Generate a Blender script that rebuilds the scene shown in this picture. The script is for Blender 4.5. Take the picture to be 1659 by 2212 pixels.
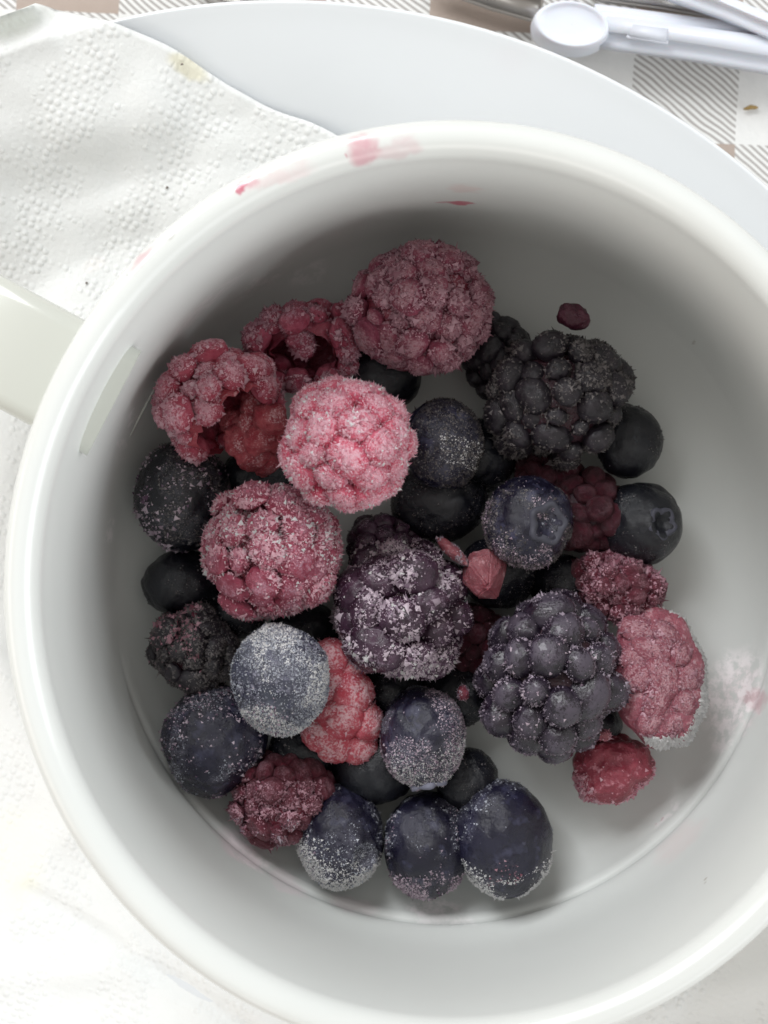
import bpy, bmesh, math, random
import numpy as np
from mathutils import Vector, Matrix, noise as mnoise
from mathutils.bvhtree import BVHTree

# ------------------------------------------------------------------ scene, camera, light
for o in list(bpy.data.objects):
    bpy.data.objects.remove(o)
SC = bpy.context.scene
COL = SC.collection
CM = 0.01                      # everything below is written in centimetres
random.seed(7)
RNG = np.random.default_rng(11)
H = 31.0                       # camera height above the tablecloth
FPX = 5120.0

cam_d = bpy.data.cameras.new('camera')
cam = bpy.data.objects.new('camera', cam_d)
COL.objects.link(cam)
cam.location = (0, 0, H * CM)
cam.rotation_euler = (0, 0, 0)
cam_d.sensor_fit = 'HORIZONTAL'
cam_d.sensor_width = 36.0
cam_d.lens = 111.1
cam_d.clip_start = 0.005
cam_d.clip_end = 20
cam_d.dof.use_dof = True
cam_d.dof.focus_distance = 0.272
cam_d.dof.aperture_fstop = 48
SC.camera = cam

w = bpy.data.worlds.new('World')
SC.world = w
w.use_nodes = True
w.node_tree.nodes['Background'].inputs[0].default_value = (1.0, 0.955, 0.905, 1)
w.node_tree.nodes['Background'].inputs[1].default_value = 0.56


def area(name, az, el, dist, size, power, colr, target=(0.7, -0.8, 4.0), sy=None):
    d = bpy.data.lights.new(name, 'AREA')
    d.shape = 'RECTANGLE'
    d.size = size * CM
    d.size_y = (sy or size) * CM
    d.energy = power
    d.color = colr
    o = bpy.data.objects.new(name, d)
    COL.objects.link(o)
    a, e = math.radians(az), math.radians(el)
    v = Vector((math.cos(a) * math.cos(e), math.sin(a) * math.cos(e), math.sin(e)))
    t = Vector(target)
    o.location = (t + v * dist) * CM
    o.rotation_euler = (-v).to_track_quat('-Z', 'Y').to_euler()
    return o


area('window_light', 116, 42, 62, 30, 3.7, (0.96, 0.985, 1.0), sy=30)
area('fill_light_right', -10, 25, 150, 130, 14.0, (0.92, 0.97, 1.0), sy=70)  # added fill, lifts the left wall inside the mug
area('fill_light_corner', -50, 19, 150, 110, 4.8, (0.97, 0.985, 1.0), sy=60)  # added low fill for the upper left inner wall
area('fill_light_near', -95, 18, 150, 130, 4.5, (1.0, 0.965, 0.93), sy=50)  # added fill to brighten the far inner wall
area('fill_light_left', 190, 20, 150, 130, 7.5, (1.0, 0.93, 0.85), sy=50)  # added warm fill for the right inner wall
SC.view_settings.view_transform = 'Standard'
SC.view_settings.look = 'None'
SC.view_settings.exposure = 0.0
SC.view_settings.gamma = 1.0


# ------------------------------------------------------------------ helpers
def at(x, y, z):
    """a point seen at picture position (x, y) (1659 wide sheet) standing at height z"""
    d = H - z
    return Vector(((x - 829.5) * d / FPX, (1106.0 - y) * d / FPX, z))


def pxs(n, z):
    return n * (H - z) / FPX


def new_mesh(name, V, F, smooth=True):
    me = bpy.data.meshes.new(name)
    V = np.asarray(V, dtype=np.float32)
    F = np.asarray(F, dtype=np.int32)
    k = F.shape[1]
    me.vertices.add(len(V))
    me.vertices.foreach_set('co', V.ravel())
    me.loops.add(F.size)
    me.loops.foreach_set('vertex_index', F.ravel())
    me.polygons.add(len(F))
    me.polygons.foreach_set('loop_start', np.arange(0, F.size, k, dtype=np.int32))
    me.polygons.foreach_set('loop_total', np.full(len(F), k, dtype=np.int32))
    me.update(calc_edges=True)
    if smooth:
        me.polygons.foreach_set('use_smooth', np.ones(len(F), dtype=bool))
    me.validate()
    return me


def link(name, me, mat=None, parent=None, loc=(0, 0, 0)):
    o = bpy.data.objects.new(name, me)
    COL.objects.link(o)
    if mat and me is not None and not me.materials:
        me.materials.append(mat)
    if parent:
        o.parent = parent
    o.location = Vector(loc) * CM
    return o


def thing(name, label, cat, loc, group=None):
    o = bpy.data.objects.new(name, None)
    o.empty_display_size = 0.003
    COL.objects.link(o)
    o.location = Vector(loc) * CM
    o['label'] = label
    o['category'] = cat
    if group:
        o['group'] = group
    return o


def tag(o, label, cat, group=None):
    o['label'] = label
    o['category'] = cat
    if group:
        o['group'] = group
    return o


_hash = np.random.default_rng(3).random(4096)


def vnoise(P):
    """value noise, 0..1, vectorised"""
    P = np.asarray(P, float)
    i = np.floor(P).astype(np.int64)
    f = P - i
    f = f * f * (3 - 2 * f)
    r = 0
    for dx in (0, 1):
        for dy in (0, 1):
            for dz in (0, 1):
                h = ((i[:, 0] + dx) * 73856093) ^ ((i[:, 1] + dy) * 19349663) ^ ((i[:, 2] + dz) * 83492791)
                wgt = (f[:, 0] if dx else 1 - f[:, 0]) * (f[:, 1] if dy else 1 - f[:, 1]) * (f[:, 2] if dz else 1 - f[:, 2])
                r = r + wgt * _hash[h & 4095]
    return r


def fbm(P, oct=3):
    a, s, t = 0.5, 0, 0
    P = np.asarray(P, float)
    for k in range(oct):
        s = s + a * vnoise(P + 17.3 * k)
        t += a
        a *= 0.5
        P = P * 2.03
    return s / t


def ico(sub):
    bm = bmesh.new()
    bmesh.ops.create_icosphere(bm, subdivisions=sub, radius=1.0)
    V = np.array([v.co[:] for v in bm.verts])
    F = np.array([[v.index for v in f.verts] for f in bm.faces])
    bm.free()
    return V, F


ICO = {k: ico(k) for k in (2, 3, 4, 5)}


def lathe(profile, n=160, sy=1.0, close=False):
    pr = np.array(profile, float)
    a = np.linspace(0, 2 * math.pi, n, endpoint=False)
    V, F = [], []
    m = len(pr)
    for i in range(m):
        V.append(np.stack([pr[i, 0] * np.cos(a), pr[i, 0] * np.sin(a) * sy, np.full(n, pr[i, 1])], 1))
    V = np.concatenate(V)
    for i in range(m - 1):
        for j in range(n):
            k = (j + 1) % n
            F.append((i * n + j, i * n + k, (i + 1) * n + k, (i + 1) * n + j))
    return V, np.array(F)


def catmull(pts, per=5):
    P = [np.array(p, float) for p in pts]
    P = [2 * P[0] - P[1]] + P + [2 * P[-1] - P[-2]]
    out = []
    for i in range(1, len(P) - 2):
        for t in np.linspace(0, 1, per, endpoint=False):
            p0, p1, p2, p3 = P[i - 1:i + 3]
            out.append(0.5 * (2 * p1 + (p2 - p0) * t + (2 * p0 - 5 * p1 + 4 * p2 - p3) * t * t + (3 * p1 - p0 - 3 * p2 + p3) * t ** 3))
    out.append(P[-2])
    return out


# ------------------------------------------------------------------ node helpers
class NT:
    def __init__(self, name):
        self.mat = bpy.data.materials.new(name)
        self.mat.use_nodes = True
        self.t = self.mat.node_tree
        self.b = self.t.nodes['Principled BSDF']
        self.out = self.t.nodes['Material Output']

    def n(self, typ, **kw):
        nd = self.t.nodes.new(typ)
        for k, v in kw.items():
            setattr(nd, k, v)
        return nd

    def link(self, a, b):
        self.t.links.new(a, b)

    def setv(self, sock, v):
        if hasattr(v, 'is_linked') or isinstance(v, bpy.types.NodeSocket):
            self.link(v, sock)
        else:
            sock.default_value = v

    def math(self, op, a, b=None, c=None, clamp=False):
        nd = self.n('ShaderNodeMath', operation=op, use_clamp=clamp)
        self.setv(nd.inputs[0], a)
        if b is not None:
            self.setv(nd.inputs[1], b)
        if c is not None:
            self.setv(nd.inputs[2], c)
        return nd.outputs[0]

    def vmath(self, op, a, b=None):
        nd = self.n('ShaderNodeVectorMath', operation=op)
        self.setv(nd.inputs[0], a)
        if b is not None:
            self.setv(nd.inputs[1], b)
        return nd.outputs['Value'] if op in ('LENGTH', 'DOT_PRODUCT') else nd.outputs[0]

    def noise(self, vec, scale, detail=3.0, rough=0.5, dist=0.0):
        nd = self.n('ShaderNodeTexNoise')
        self.setv(nd.inputs['Vector'], vec)
        nd.inputs['Scale'].default_value = scale
        nd.inputs['Detail'].default_value = detail
        nd.inputs['Roughness'].default_value = rough
        nd.inputs['Distortion'].default_value = dist
        return nd.outputs[0]

    def voro(self, vec, scale, rnd=1.0, feature='F1'):
        nd = self.n('ShaderNodeTexVoronoi', feature=feature)
        self.setv(nd.inputs['Vector'], vec)
        nd.inputs['Scale'].default_value = scale
        nd.inputs['Randomness'].default_value = rnd
        return nd.outputs['Distance'] if 'Distance' in nd.outputs else nd.outputs[0]

    def ramp(self, v, a, b, lo=0.0, hi=1.0):
        nd = self.n('ShaderNodeMapRange', interpolation_type='SMOOTHSTEP')
        self.setv(nd.inputs[0], v)
        nd.inputs[1].default_value = a
        nd.inputs[2].default_value = b
        nd.inputs[3].default_value = lo
        nd.inputs[4].default_value = hi
        return nd.outputs[0]

    def mix(self, f, a, b):
        nd = self.n('ShaderNodeMix', data_type='RGBA')
        self.setv(nd.inputs[0], f)
        self.setv(nd.inputs[6], a if not isinstance(a, tuple) else a + (1,) if len(a) == 3 else a)
        self.setv(nd.inputs[7], b if not isinstance(b, tuple) else b + (1,) if len(b) == 3 else b)
        return nd.outputs[2]

    def coords(self, kind='Object'):
        return self.n('ShaderNodeTexCoord').outputs[kind]

    def bump(self, h, strength, dist):
        nd = self.n('ShaderNodeBump')
        nd.inputs['Strength'].default_value = strength
        nd.inputs['Distance'].default_value = dist
        self.link(h, nd.inputs['Height'])
        return nd.outputs[0]

    def sep(self, v):
        nd = self.n('ShaderNodeSeparateXYZ')
        self.link(v, nd.inputs[0])
        return nd.outputs

    def comb(self, x, y, z=0.0):
        nd = self.n('ShaderNodeCombineXYZ')
        self.setv(nd.inputs[0], x)
        self.setv(nd.inputs[1], y)
        self.setv(nd.inputs[2], z)
        return nd.outputs[0]


def simple_mat(name, colr, rough, metal=0.0, spec=0.5, coat=0.0):
    m = NT(name)
    m.b.inputs['Base Color'].default_value = colr + (1,)
    m.b.inputs['Roughness'].default_value = rough
    m.b.inputs['Metallic'].default_value = metal
    m.b.inputs['Specular IOR Level'].default_value = spec
    m.b.inputs['Coat Weight'].default_value = coat
    return m


# ------------------------------------------------------------------ table and tablecloth
tt = simple_mat('table_wood', (0.25, 0.16, 0.09), 0.5)
c = tt.coords()
nn = tt.noise(tt.vmath('MULTIPLY', c, (40.0, 4.0, 4.0)), 3.0, 5)
tt.link(tt.mix(nn, (0.16, 0.09, 0.05), (0.34, 0.22, 0.12)), tt.b.inputs['Base Color'])
bm = bmesh.new()
bmesh.ops.create_cube(bm, size=1.0)
bmesh.ops.scale(bm, vec=(1.1, 1.1, 0.03), verts=bm.verts)
bmesh.ops.bevel(bm, geom=bm.edges[:], offset=0.004, segments=2, affect='EDGES')
me = bpy.data.meshes.new('table_top')
bm.to_mesh(me)
bm.free()
tb = link('table_top', me, tt.mat, loc=(0, 0, -1.8))
tb['kind'] = 'structure'

cl = NT('gingham_cloth')
co = cl.coords()
x, y, z = cl.sep(co)[:3]
wob = cl.noise(co, 55.0, 1.0)
wob2 = cl.noise(cl.vmath('ADD', co, (3.1, 1.7, 0.3)), 55.0, 1.0)
SQ = 1.345
ang = math.radians(-2.5)
ca, sa = math.cos(ang), math.sin(ang)
# cloth axes in cells; the corner of a hatched cell is at the picture position (1370, 88)
org = at(1372, 82, 0.1) * CM
px_ = cl.math('SUBTRACT', x, org.x)
py_ = cl.math('SUBTRACT', y, org.y)
u = cl.math('ADD', cl.math('MULTIPLY', px_, ca / (SQ * CM)), cl.math('MULTIPLY', py_, sa / (SQ * CM)))
v = cl.math('ADD', cl.math('MULTIPLY', px_, -sa / (SQ * CM)), cl.math('MULTIPLY', py_, ca / (SQ * CM)))
u = cl.math('ADD', u, cl.math('MULTIPLY', cl.math('SUBTRACT', wob, 0.5), 0.10))
v = cl.math('ADD', v, cl.math('MULTIPLY', cl.math('SUBTRACT', wob2, 0.5), 0.10))


def odd(s):
    return cl.math('MODULO', cl.math('ADD', cl.math('FLOOR', s), 200.0), 2.0)


ou, ov = odd(u), odd(v)           # u even column is a coloured stripe; v even row (v in [0,1)) is a coloured stripe
inv = lambda s: cl.math('SUBTRACT', 1.0, s)
solid = cl.math('MULTIPLY', inv(ou), inv(ov))
white = cl.math('MULTIPLY', ou, ov)
hat = cl.math('SUBTRACT', 1.0, cl.math('ADD', solid, white))
lin = cl.math('ADD', cl.math('MULTIPLY', u, 11.2), cl.math('MULTIPLY', v, 15.0))
lin = cl.math('ADD', lin, cl.math('MULTIPLY', cl.noise(co, 140.0, 2.0), 1.2))
fr = cl.math('FRACT', lin)
stripe = cl.math('MULTIPLY', cl.ramp(fr, 0.05, 0.16), cl.ramp(fr, 0.60, 0.48))
ink = cl.math('ADD', solid, cl.math('MULTIPLY', hat, stripe), clamp=True)
fib = cl.noise(co, 900.0, 3.0)
inkc = cl.mix(cl.noise(co, 30, 2.0), (0.34, 0.285, 0.25), (0.44, 0.35, 0.295))
inkh = cl.mix(hat, inkc, (0.35, 0.33, 0.315))
colr = cl.mix(ink, cl.mix(fib, (0.68, 0.68, 0.665), (0.74, 0.735, 0.72)), inkh)
cl.link(colr, cl.b.inputs['Base Color'])
cl.b.inputs['Roughness'].default_value = 0.55
cl.link(cl.bump(fib, 0.25, 0.0003), cl.b.inputs['Normal'])
n = 141
g = np.linspace(-27, 27, n)
X, Y = np.meshgrid(g, g)
P3 = np.stack([X.ravel() * 0.22, Y.ravel() * 0.22, np.zeros(n * n)], 1)
Z = 0.06 + (0.30 * (fbm(P3, 2) - 0.35)).clip(0, 1) * np.clip((np.hypot(X.ravel() + 1.2, Y.ravel() + 2.9) - 7) / 3, 0, 1)
V = np.stack([X.ravel(), Y.ravel(), Z], 1) * CM
idx = np.arange(n * n).reshape(n, n)
F = np.stack([idx[:-1, :-1], idx[:-1, 1:], idx[1:, 1:], idx[1:, :-1]], -1).reshape(-1, 4)
cloth = link('tablecloth', new_mesh('tablecloth', V, F), cl.mat)
tag(cloth, 'white tablecloth printed with beige squares and hatched squares, under the plate', 'tablecloth')

# ------------------------------------------------------------------ plate
pm = simple_mat('white_porcelain', (0.65, 0.67, 0.69), 0.16, coat=0.3)
nz = pm.noise(pm.coords(), 160.0, 2.0)
pm.link(pm.mix(pm.ramp(nz, 0.74, 0.80, 0, 0.25), (0.65, 0.67, 0.69), (0.55, 0.57, 0.62)), pm.b.inputs['Base Color'])
PC = Vector((-1.22, -2.54, 0))
PR = 8.66
plate_top = [(0, 1.17), (3, 1.17), (5.4, 1.18), (6.2, 1.24), (6.9, 1.52), (7.8, 2.06), (8.4, 2.42), (8.60, 2.55), (PR, 2.58)]
prof = plate_top[::-1]
prof = [(0, 0.80), (4.6, 0.78), (4.75, 0.36), (5.0, 0.34), (5.2, 0.70), (6.4, 0.98), (7.4, 1.56), (8.3, 2.16), (8.63, 2.44), (8.69, 2.53)] + prof
prof = catmull(prof, 5)
prof[0][0] = 0.0
prof[-1][0] = 0.0
V, F = lathe([(max(p[0], 0.0005), p[1]) for p in prof], 200)
plate = link('plate', new_mesh('plate', V * CM, F), pm.mat, loc=PC)
tag(plate, 'round white porcelain plate under the mug, half covered by the paper towel', 'plate')
_pt = np.array(plate_top)


def plate_z(x, y):
    r = np.hypot(x - PC.x, y - PC.y)
    zz = np.interp(r, _pt[:, 0], _pt[:, 1])
    out = np.clip((r - PR) / 3.2, 0, 1)
    fall = 2.58 * (1 - out) ** 1.6 + 0.30 * out
    return np.where(r > PR, fall, zz)


# ------------------------------------------------------------------ mug
MC = Vector((0.72, -0.775, 0))
SY = 1.038
RIM, FLOOR = 7.0, 2.1
mug_root = thing('mug', 'pale grey ceramic mug with berry stains, holding the frozen berries', 'mug', (MC.x, MC.y, 1.35))
prof = [(0.001, 1.46), (2.85, 1.46), (2.95, 1.36), (3.15, 1.35), (3.32, 1.48), (3.9, 2.2), (4.18, 3.2), (4.26, 4.5), (4.30, 5.7), (4.40, 6.35),
        (4.54, 6.68), (4.592, 6.83), (4.565, 6.94), (4.48, 7.0), (4.37, 6.98), (4.27, 6.88), (4.215, 6.70), (4.19, 6.2), (4.175, 5.2), (4.16, 4.2),
        (4.15, 3.7)]
prof = catmull(prof, 5) + [np.array(q) for q in [(4.135, 3.4), (4.11, 3.15), (4.07, 2.95), (4.03, 2.80), (4.005, 2.72), (3.99, 2.68), (3.975, 2.64), (3.96, 2.60), (3.94, 2.56), (3.90, 2.49), (3.82, 2.38), (3.70, 2.27), (3.52, 2.18),
                                                (3.28, 2.125), (3.0, 2.105), (2.5, 2.1), (1.2, 2.1), (0.001, 2.1)]]
prof[0][0] = 0.0005
V, F = lathe(prof, 220, SY)
# a worn groove round the near side of the floor
az_ = np.degrees(np.arctan2(V[:, 1], V[:, 0]))
rr_ = np.hypot(V[:, 0], V[:, 1] / SY)
win = np.clip(1 - np.abs((az_ + 85) / 85) ** 4, 0, 1) * (rr_ < 4.05) * (V[:, 2] > 2.3)
dip = 1 + win * (0.012 * np.exp(-((V[:, 2] - 2.64) / 0.035) ** 2) - 0.006 * np.exp(-((V[:, 2] - 2.55) / 0.04) ** 2))
V[:, 0] *= dip
V[:, 1] *= dip
V[:, 2] -= 1.35
bvh = BVHTree.FromPolygons([Vector(p) for p in (V + np.array([MC.x, MC.y, 1.35]))], [tuple(int(i) for i in f) for f in F])


def on_mug(px, py):
    org_ = Vector((0, 0, H))
    d = (at(px, py, 0) - org_).normalized()
    loc, nor, _, _ = bvh.ray_cast(org_, d)
    return loc, (nor if nor.z > -0.3 else -nor)


mm = simple_mat('glazed_ceramic', (0.70, 0.71, 0.69), 0.27, coat=0.15)
mc = mm.coords()
base = mm.mix(mm.noise(mc, 60, 2), (0.59, 0.608, 0.592), (0.63, 0.644, 0.628))
wn = mm.n('ShaderNodeTexNoise')
mm.link(mc, wn.inputs['Vector'])
wn.inputs['Scale'].default_value = 420.0
wn.inputs['Detail'].default_value = 3.0
warp = mm.vmath('SCALE', mm.vmath('SUBTRACT', wn.outputs['Color'], (0.5, 0.5, 0.5)))
warp.node.inputs['Scale'].default_value = 0.0034
wco = mm.vmath('ADD', mc, warp)
patchn = mm.noise(mc, 700.0, 4.0, 0.65)
# px, py, tangential, radial, vertical half sizes (cm), colour, strength, granular
PINK, RED, BROWN, ICE = (0.50, 0.16, 0.22), (0.42, 0.03, 0.09), (0.20, 0.15, 0.10), (0.88, 0.84, 0.85)
STAINS = [
    (785, 324, 0.24, 0.2, 0.26, PINK, 0.38, 0), (790, 335, 0.22, 0.2, 0.12, PINK, 0.35, 0), (860, 322, 0.32, 0.16, 0.16, PINK, 0.25, 0), (742, 338, 0.035, 0.06, 0.10, RED, 0.85, 0),
    (600, 385, 0.50, 0.12, 0.12, (0.62, 0.36, 0.38), 0.30, 0), (519, 412, 0.060, 0.08, 0.14, RED, 0.85, 0), (540, 400, 0.16, 0.1, 0.15, PINK, 0.45, 0),
    (310, 560, 0.22, 0.10, 0.15, PINK, 0.40, 0), (280, 598, 0.022, 0.04, 0.06, (0.05, 0.03, 0.03), 0.8, 0), (362, 508, 0.09, 0.04, 0.06, BROWN, 0.35, 0),
    (996, 438, 0.13, 0.3, 0.20, (0.50, 0.05, 0.11), 0.8, 0), (968, 437, 0.14, 0.3, 0.10, PINK, 0.6, 0), (1000, 408, 0.24, 0.3, 0.40, (0.60, 0.40, 0.38), 0.35, 0),
    (1525, 1902, 0.05, 0.06, 0.12, BROWN, 0.55, 0), (1502, 743, 0.03, 0.1, 0.14, BROWN, 0.40, 0),
    (1600, 1530, 0.40, 0.3, 0.75, (0.72, 0.58, 0.60), 0.35, 1), (1632, 1510, 0.20, 0.25, 0.45, PINK, 0.50, 0), (1600, 1480, 0.35, 0.3, 0.6, PINK, 0.22, 1), (1585, 1490, 0.70, 0.4, 1.2, ICE, 0.85, 1),
    (1560, 1600, 0.25, 0.25, 0.35, ICE, 0.55, 1), (1420, 1775, 0.05, 0.05, 0.04, (0.30, 0.10, 0.12), 0.7, 0), (1440, 1760, 0.3, 0.2, 0.08, ICE, 0.5, 1),
    (1470, 1820, 0.5, 0.2, 0.5, (0.66, 0.50, 0.50), 0.28, 0),
    (540, 1845, 0.45, 0.3, 0.35, ICE, 0.75, 1), (520, 1830, 0.5, 0.2, 0.5, (0.74, 0.60, 0.64), 0.5, 0), (620, 1910, 0.35, 0.2, 0.3, (0.74, 0.64, 0.67), 0.5, 0),
    (935, 1962, 0.5, 0.22, 0.14, ICE, 0.8, 1), (760, 1955, 0.4, 0.2, 0.2, (0.74, 0.66, 0.68), 0.5, 0), (960, 1992, 0.5, 0.15, 0.2, ICE, 0.5, 1),
    (285, 905, 0.12, 0.25, 0.3, ICE, 0.6, 1), (262, 960, 0.10, 0.2, 0.3, ICE, 0.5, 1), (236, 1150, 0.16, 0.2, 0.2, ICE, 0.6, 1),
    (440, 660, 0.8, 0.3, 0.35, ICE, 0.30, 1), (560, 610, 0.5, 0.3, 0.25, ICE, 0.35, 1), (670, 590, 0.35, 0.3, 0.25, ICE, 0.4, 1), (1350, 1530, 0.3, 0.3, 0.3, PINK, 0.3, 0),
]
for (sx, sy_, tg, rd, vt, colr_, stg, gran) in STAINS:
    L, _n = on_mug(sx, sy_)
    if L is None:
        continue
    loc = (L - Vector((MC.x, MC.y, 1.35))) * CM
    mp = mm.n('ShaderNodeMapping', vector_type='TEXTURE')
    mm.link(wco, mp.inputs['Vector'])
    mp.inputs['Location'].default_value = loc
    mp.inputs['Rotation'].default_value = (0, 0, math.atan2(loc.y, loc.x))
    mp.inputs['Scale'].default_value = (rd * CM, tg * CM, vt * CM)
    ln = mm.vmath('LENGTH', mp.outputs[0])
    f = mm.ramp(ln, 1.0, 0.45)
    if gran:
        f = mm.math('MULTIPLY', f, mm.ramp(patchn, 0.38, 0.62))
    else:
        f = mm.math('MULTIPLY', f, mm.ramp(patchn, 0.15, 0.6, 0.55, 1.0))
    base = mm.mix(mm.math('MULTIPLY', f, stg), base, colr_)
mm.link(base, mm.b.inputs['Base Color'])
mm.link(mm.ramp(mm.sep(mc)[2], 0.0515, 0.0555, 0.52, 0.24), mm.b.inputs['Roughness'])
mm.link(mm.ramp(mm.sep(mc)[2], 0.0525, 0.0555, 0.0, 0.2), mm.b.inputs['Coat Weight'])
bodyo = link('body', new_mesh('mug_body', V * CM, F), mm.mat, mug_root)
# handle: a broad strap swept in the vertical plane through azimuth 150 degrees
haz = math.radians(152.6)
path = catmull([(4.05, 5.75), (4.6, 5.80), (5.5, 5.78), (6.4, 5.5), (6.95, 4.8), (6.9, 3.9), (6.2, 3.1), (5.2, 2.75), (4.05, 2.70)], 6)
sec = []
hw, ht, cr = 0.63, 0.22, 0.18
for (qx, qy, a0) in ((hw - cr, ht - cr, 0), (-(hw - cr), ht - cr, 90), (-(hw - cr), -(ht - cr), 180), (hw - cr, -(ht - cr), 270)):
    for k in range(5):
        a = math.radians(a0 + 22.5 * k)
        sec.append((qx + cr * math.cos(a), qy + cr * math.sin(a)))
HV = []
er = Vector((math.cos(haz), math.sin(haz) * SY, 0))
et = Vector((-math.sin(haz), math.cos(haz), 0))
for i, p in enumerate(path):
    q0, q1 = path[max(i - 1, 0)], path[min(i + 1, len(path) - 1)]
    t2 = np.array(q1) - np.array(q0)
    t2 /= np.linalg.norm(t2)
    n2 = np.array([-t2[1], t2[0]])
    for (a, b) in sec:
        HV.append(er * (p[0] + n2[0] * b) + et * a + Vector((0, 0, p[1] + n2[1] * b - 1.35)))
m = len(sec)
HF = [(i * m + j, i * m + (j + 1) % m, (i + 1) * m + (j + 1) % m, (i + 1) * m + j) for i in range(len(path) - 1) for j in range(m)]
hm = simple_mat('glazed_ceramic_handle', (0.54, 0.555, 0.51), 0.22, coat=0.25)
link('handle', new_mesh('mug_handle', np.array([q[:] for q in HV]) * CM, HF), hm.mat, mug_root)

# ------------------------------------------------------------------ paper towel
pt = NT('paper_towel')
uv = pt.coords('UV')
d1 = pt.voro(uv, 10.5, 0.45)
d2 = pt.noise(uv, 3.0, 3.0)
d3 = pt.noise(uv, 26.0, 3.0)
rowm = pt.math('SINE', pt.math('MULTIPLY', pt.math('ADD', pt.math('MULTIPLY', pt.sep(uv)[0], 1.0), pt.math('MULTIPLY', d2, 1.6)), 5.0))
emb = pt.math('MULTIPLY', pt.ramp(d1, 0.55, 0.12), pt.ramp(rowm, -0.7, 0.4, 0.15, 1.0))
hgt = pt.math('ADD', emb, pt.math('MULTIPLY', d3, 0.35))
hgt = pt.math('ADD', hgt, pt.math('MULTIPLY', d2, 0.8))
pt.link(pt.bump(hgt, 0.36, 0.0004), pt.b.inputs['Normal'])
pt.b.inputs['Roughness'].default_value = 0.9
pt.b.inputs['Specular IOR Level'].default_value = 0.17
oc = pt.coords()
tcol = pt.mix(d2, (0.69, 0.70, 0.695), (0.73, 0.735, 0.725))


def towel_spot(px, py, rx, ry, rot, colr_, stg, base, z=2.1):
    mp = pt.n('ShaderNodeMapping', vector_type='TEXTURE')
    wv = pt.n('ShaderNodeTexNoise')
    pt.link(oc, wv.inputs['Vector'])
    wv.inputs['Scale'].default_value = 500
    s = pt.vmath('SCALE', pt.vmath('SUBTRACT', wv.outputs['Color'], (0.5, 0.5, 0.5)))
    s.node.inputs['Scale'].default_value = 0.0016
    pt.link(pt.vmath('ADD', oc, s), mp.inputs['Vector'])
    mp.inputs['Location'].default_value = at(px, py, z) * CM
    mp.inputs['Rotation'].default_value = (0, 0, math.radians(rot))
    mp.inputs['Scale'].default_value = (rx * CM, ry * CM, 2.0 * CM)
    f = pt.ramp(pt.vmath('LENGTH', mp.outputs[0]), 1.0, 0.45)
    return pt.mix(pt.math('MULTIPLY', f, stg), base, colr_)


tcol = towel_spot(412, 152, 0.34, 0.17, -26, (0.62, 0.57, 0.36), 0.50, tcol)
tcol = towel_spot(48, 70, 0.55, 0.28, 20, (0.60, 0.64, 0.58), 0.55, tcol)  # grey-green tint paints the shaded face of the folded corner
tcol = towel_spot(10, 1880, 0.5, 0.9, 0, (0.84, 0.82, 0.66), 0.5, tcol)
tcol = towel_spot(190, 560, 0.2, 0.12, 20, (0.80, 0.76, 0.74), 0.4, tcol)
pt.link(tcol, pt.b.inputs['Base Color'])
U0 = at(104, 6, 2.4)
Ud = Vector((0.911, -0.413))
Vd = Vector((-0.93, -0.37))
nu, nv = 380, 300
uu, vv = np.linspace(0, 30, nu), np.linspace(0, 24, nv)
UU, VV = np.meshgrid(uu, vv, indexing='ij')
u_, v_ = UU.ravel(), VV.ravel()
edge = 0.025 * np.sin(u_ * 2.1) + 0.05 * (fbm(np.stack([u_ * 1.1, u_ * 0, u_ * 0], 1), 2) - 0.5) * 2 + 0.09 * np.exp(-((u_ - 1.6) / 0.7) ** 2)
ex = edge * np.exp(-v_ / 0.6)
X = U0.x + u_ * Ud.x + v_ * Vd.x + ex * 0.41
Y = U0.y + u_ * Ud.y + v_ * Vd.y + ex * 0.91
rm = np.hypot(X - MC.x, (Y - MC.y) / SY)
free = np.clip((rm - 4.1) / 1.2, 0, 1)
N1 = fbm(np.stack([X * 0.55, Y * 0.55, X * 0], 1), 3)
N2 = fbm(np.stack([X * 1.6 + 5, Y * 1.6, X * 0], 1), 2)
Z = plate_z(X, Y) + 0.05 + free * (0.36 * np.clip(N1 - 0.36, 0, 1) + 0.08 * N2)
# creases
def crease(xa, ya, xb, yb, w_, h_):
    a, b = at(xa, ya, 2.2), at(xb, yb, 2.2)
    d = (b - a).xy
    L = d.length
    d = d / L
    t = np.clip((X - a.x) * d.x + (Y - a.y) * d.y, 0, L)
    q = np.hypot(X - a.x - t * d.x, Y - a.y - t * d.y)
    return h_ * np.exp(-(q / w_) ** 2)
Z += free * (crease(-60, 330, 330, 250, 0.40, 0.13) + crease(-80, 480, 240, 440, 0.35, 0.09) + crease(40, 1950, 520, 2250, 0.12, -0.10) + crease(0, 2130, 260, 2110, 0.3, 0.16)
            + crease(-30, 1420, 140, 1800, 0.35, 0.18) + crease(1250, 2260, 1700, 2120, 0.3, 0.12))
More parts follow.
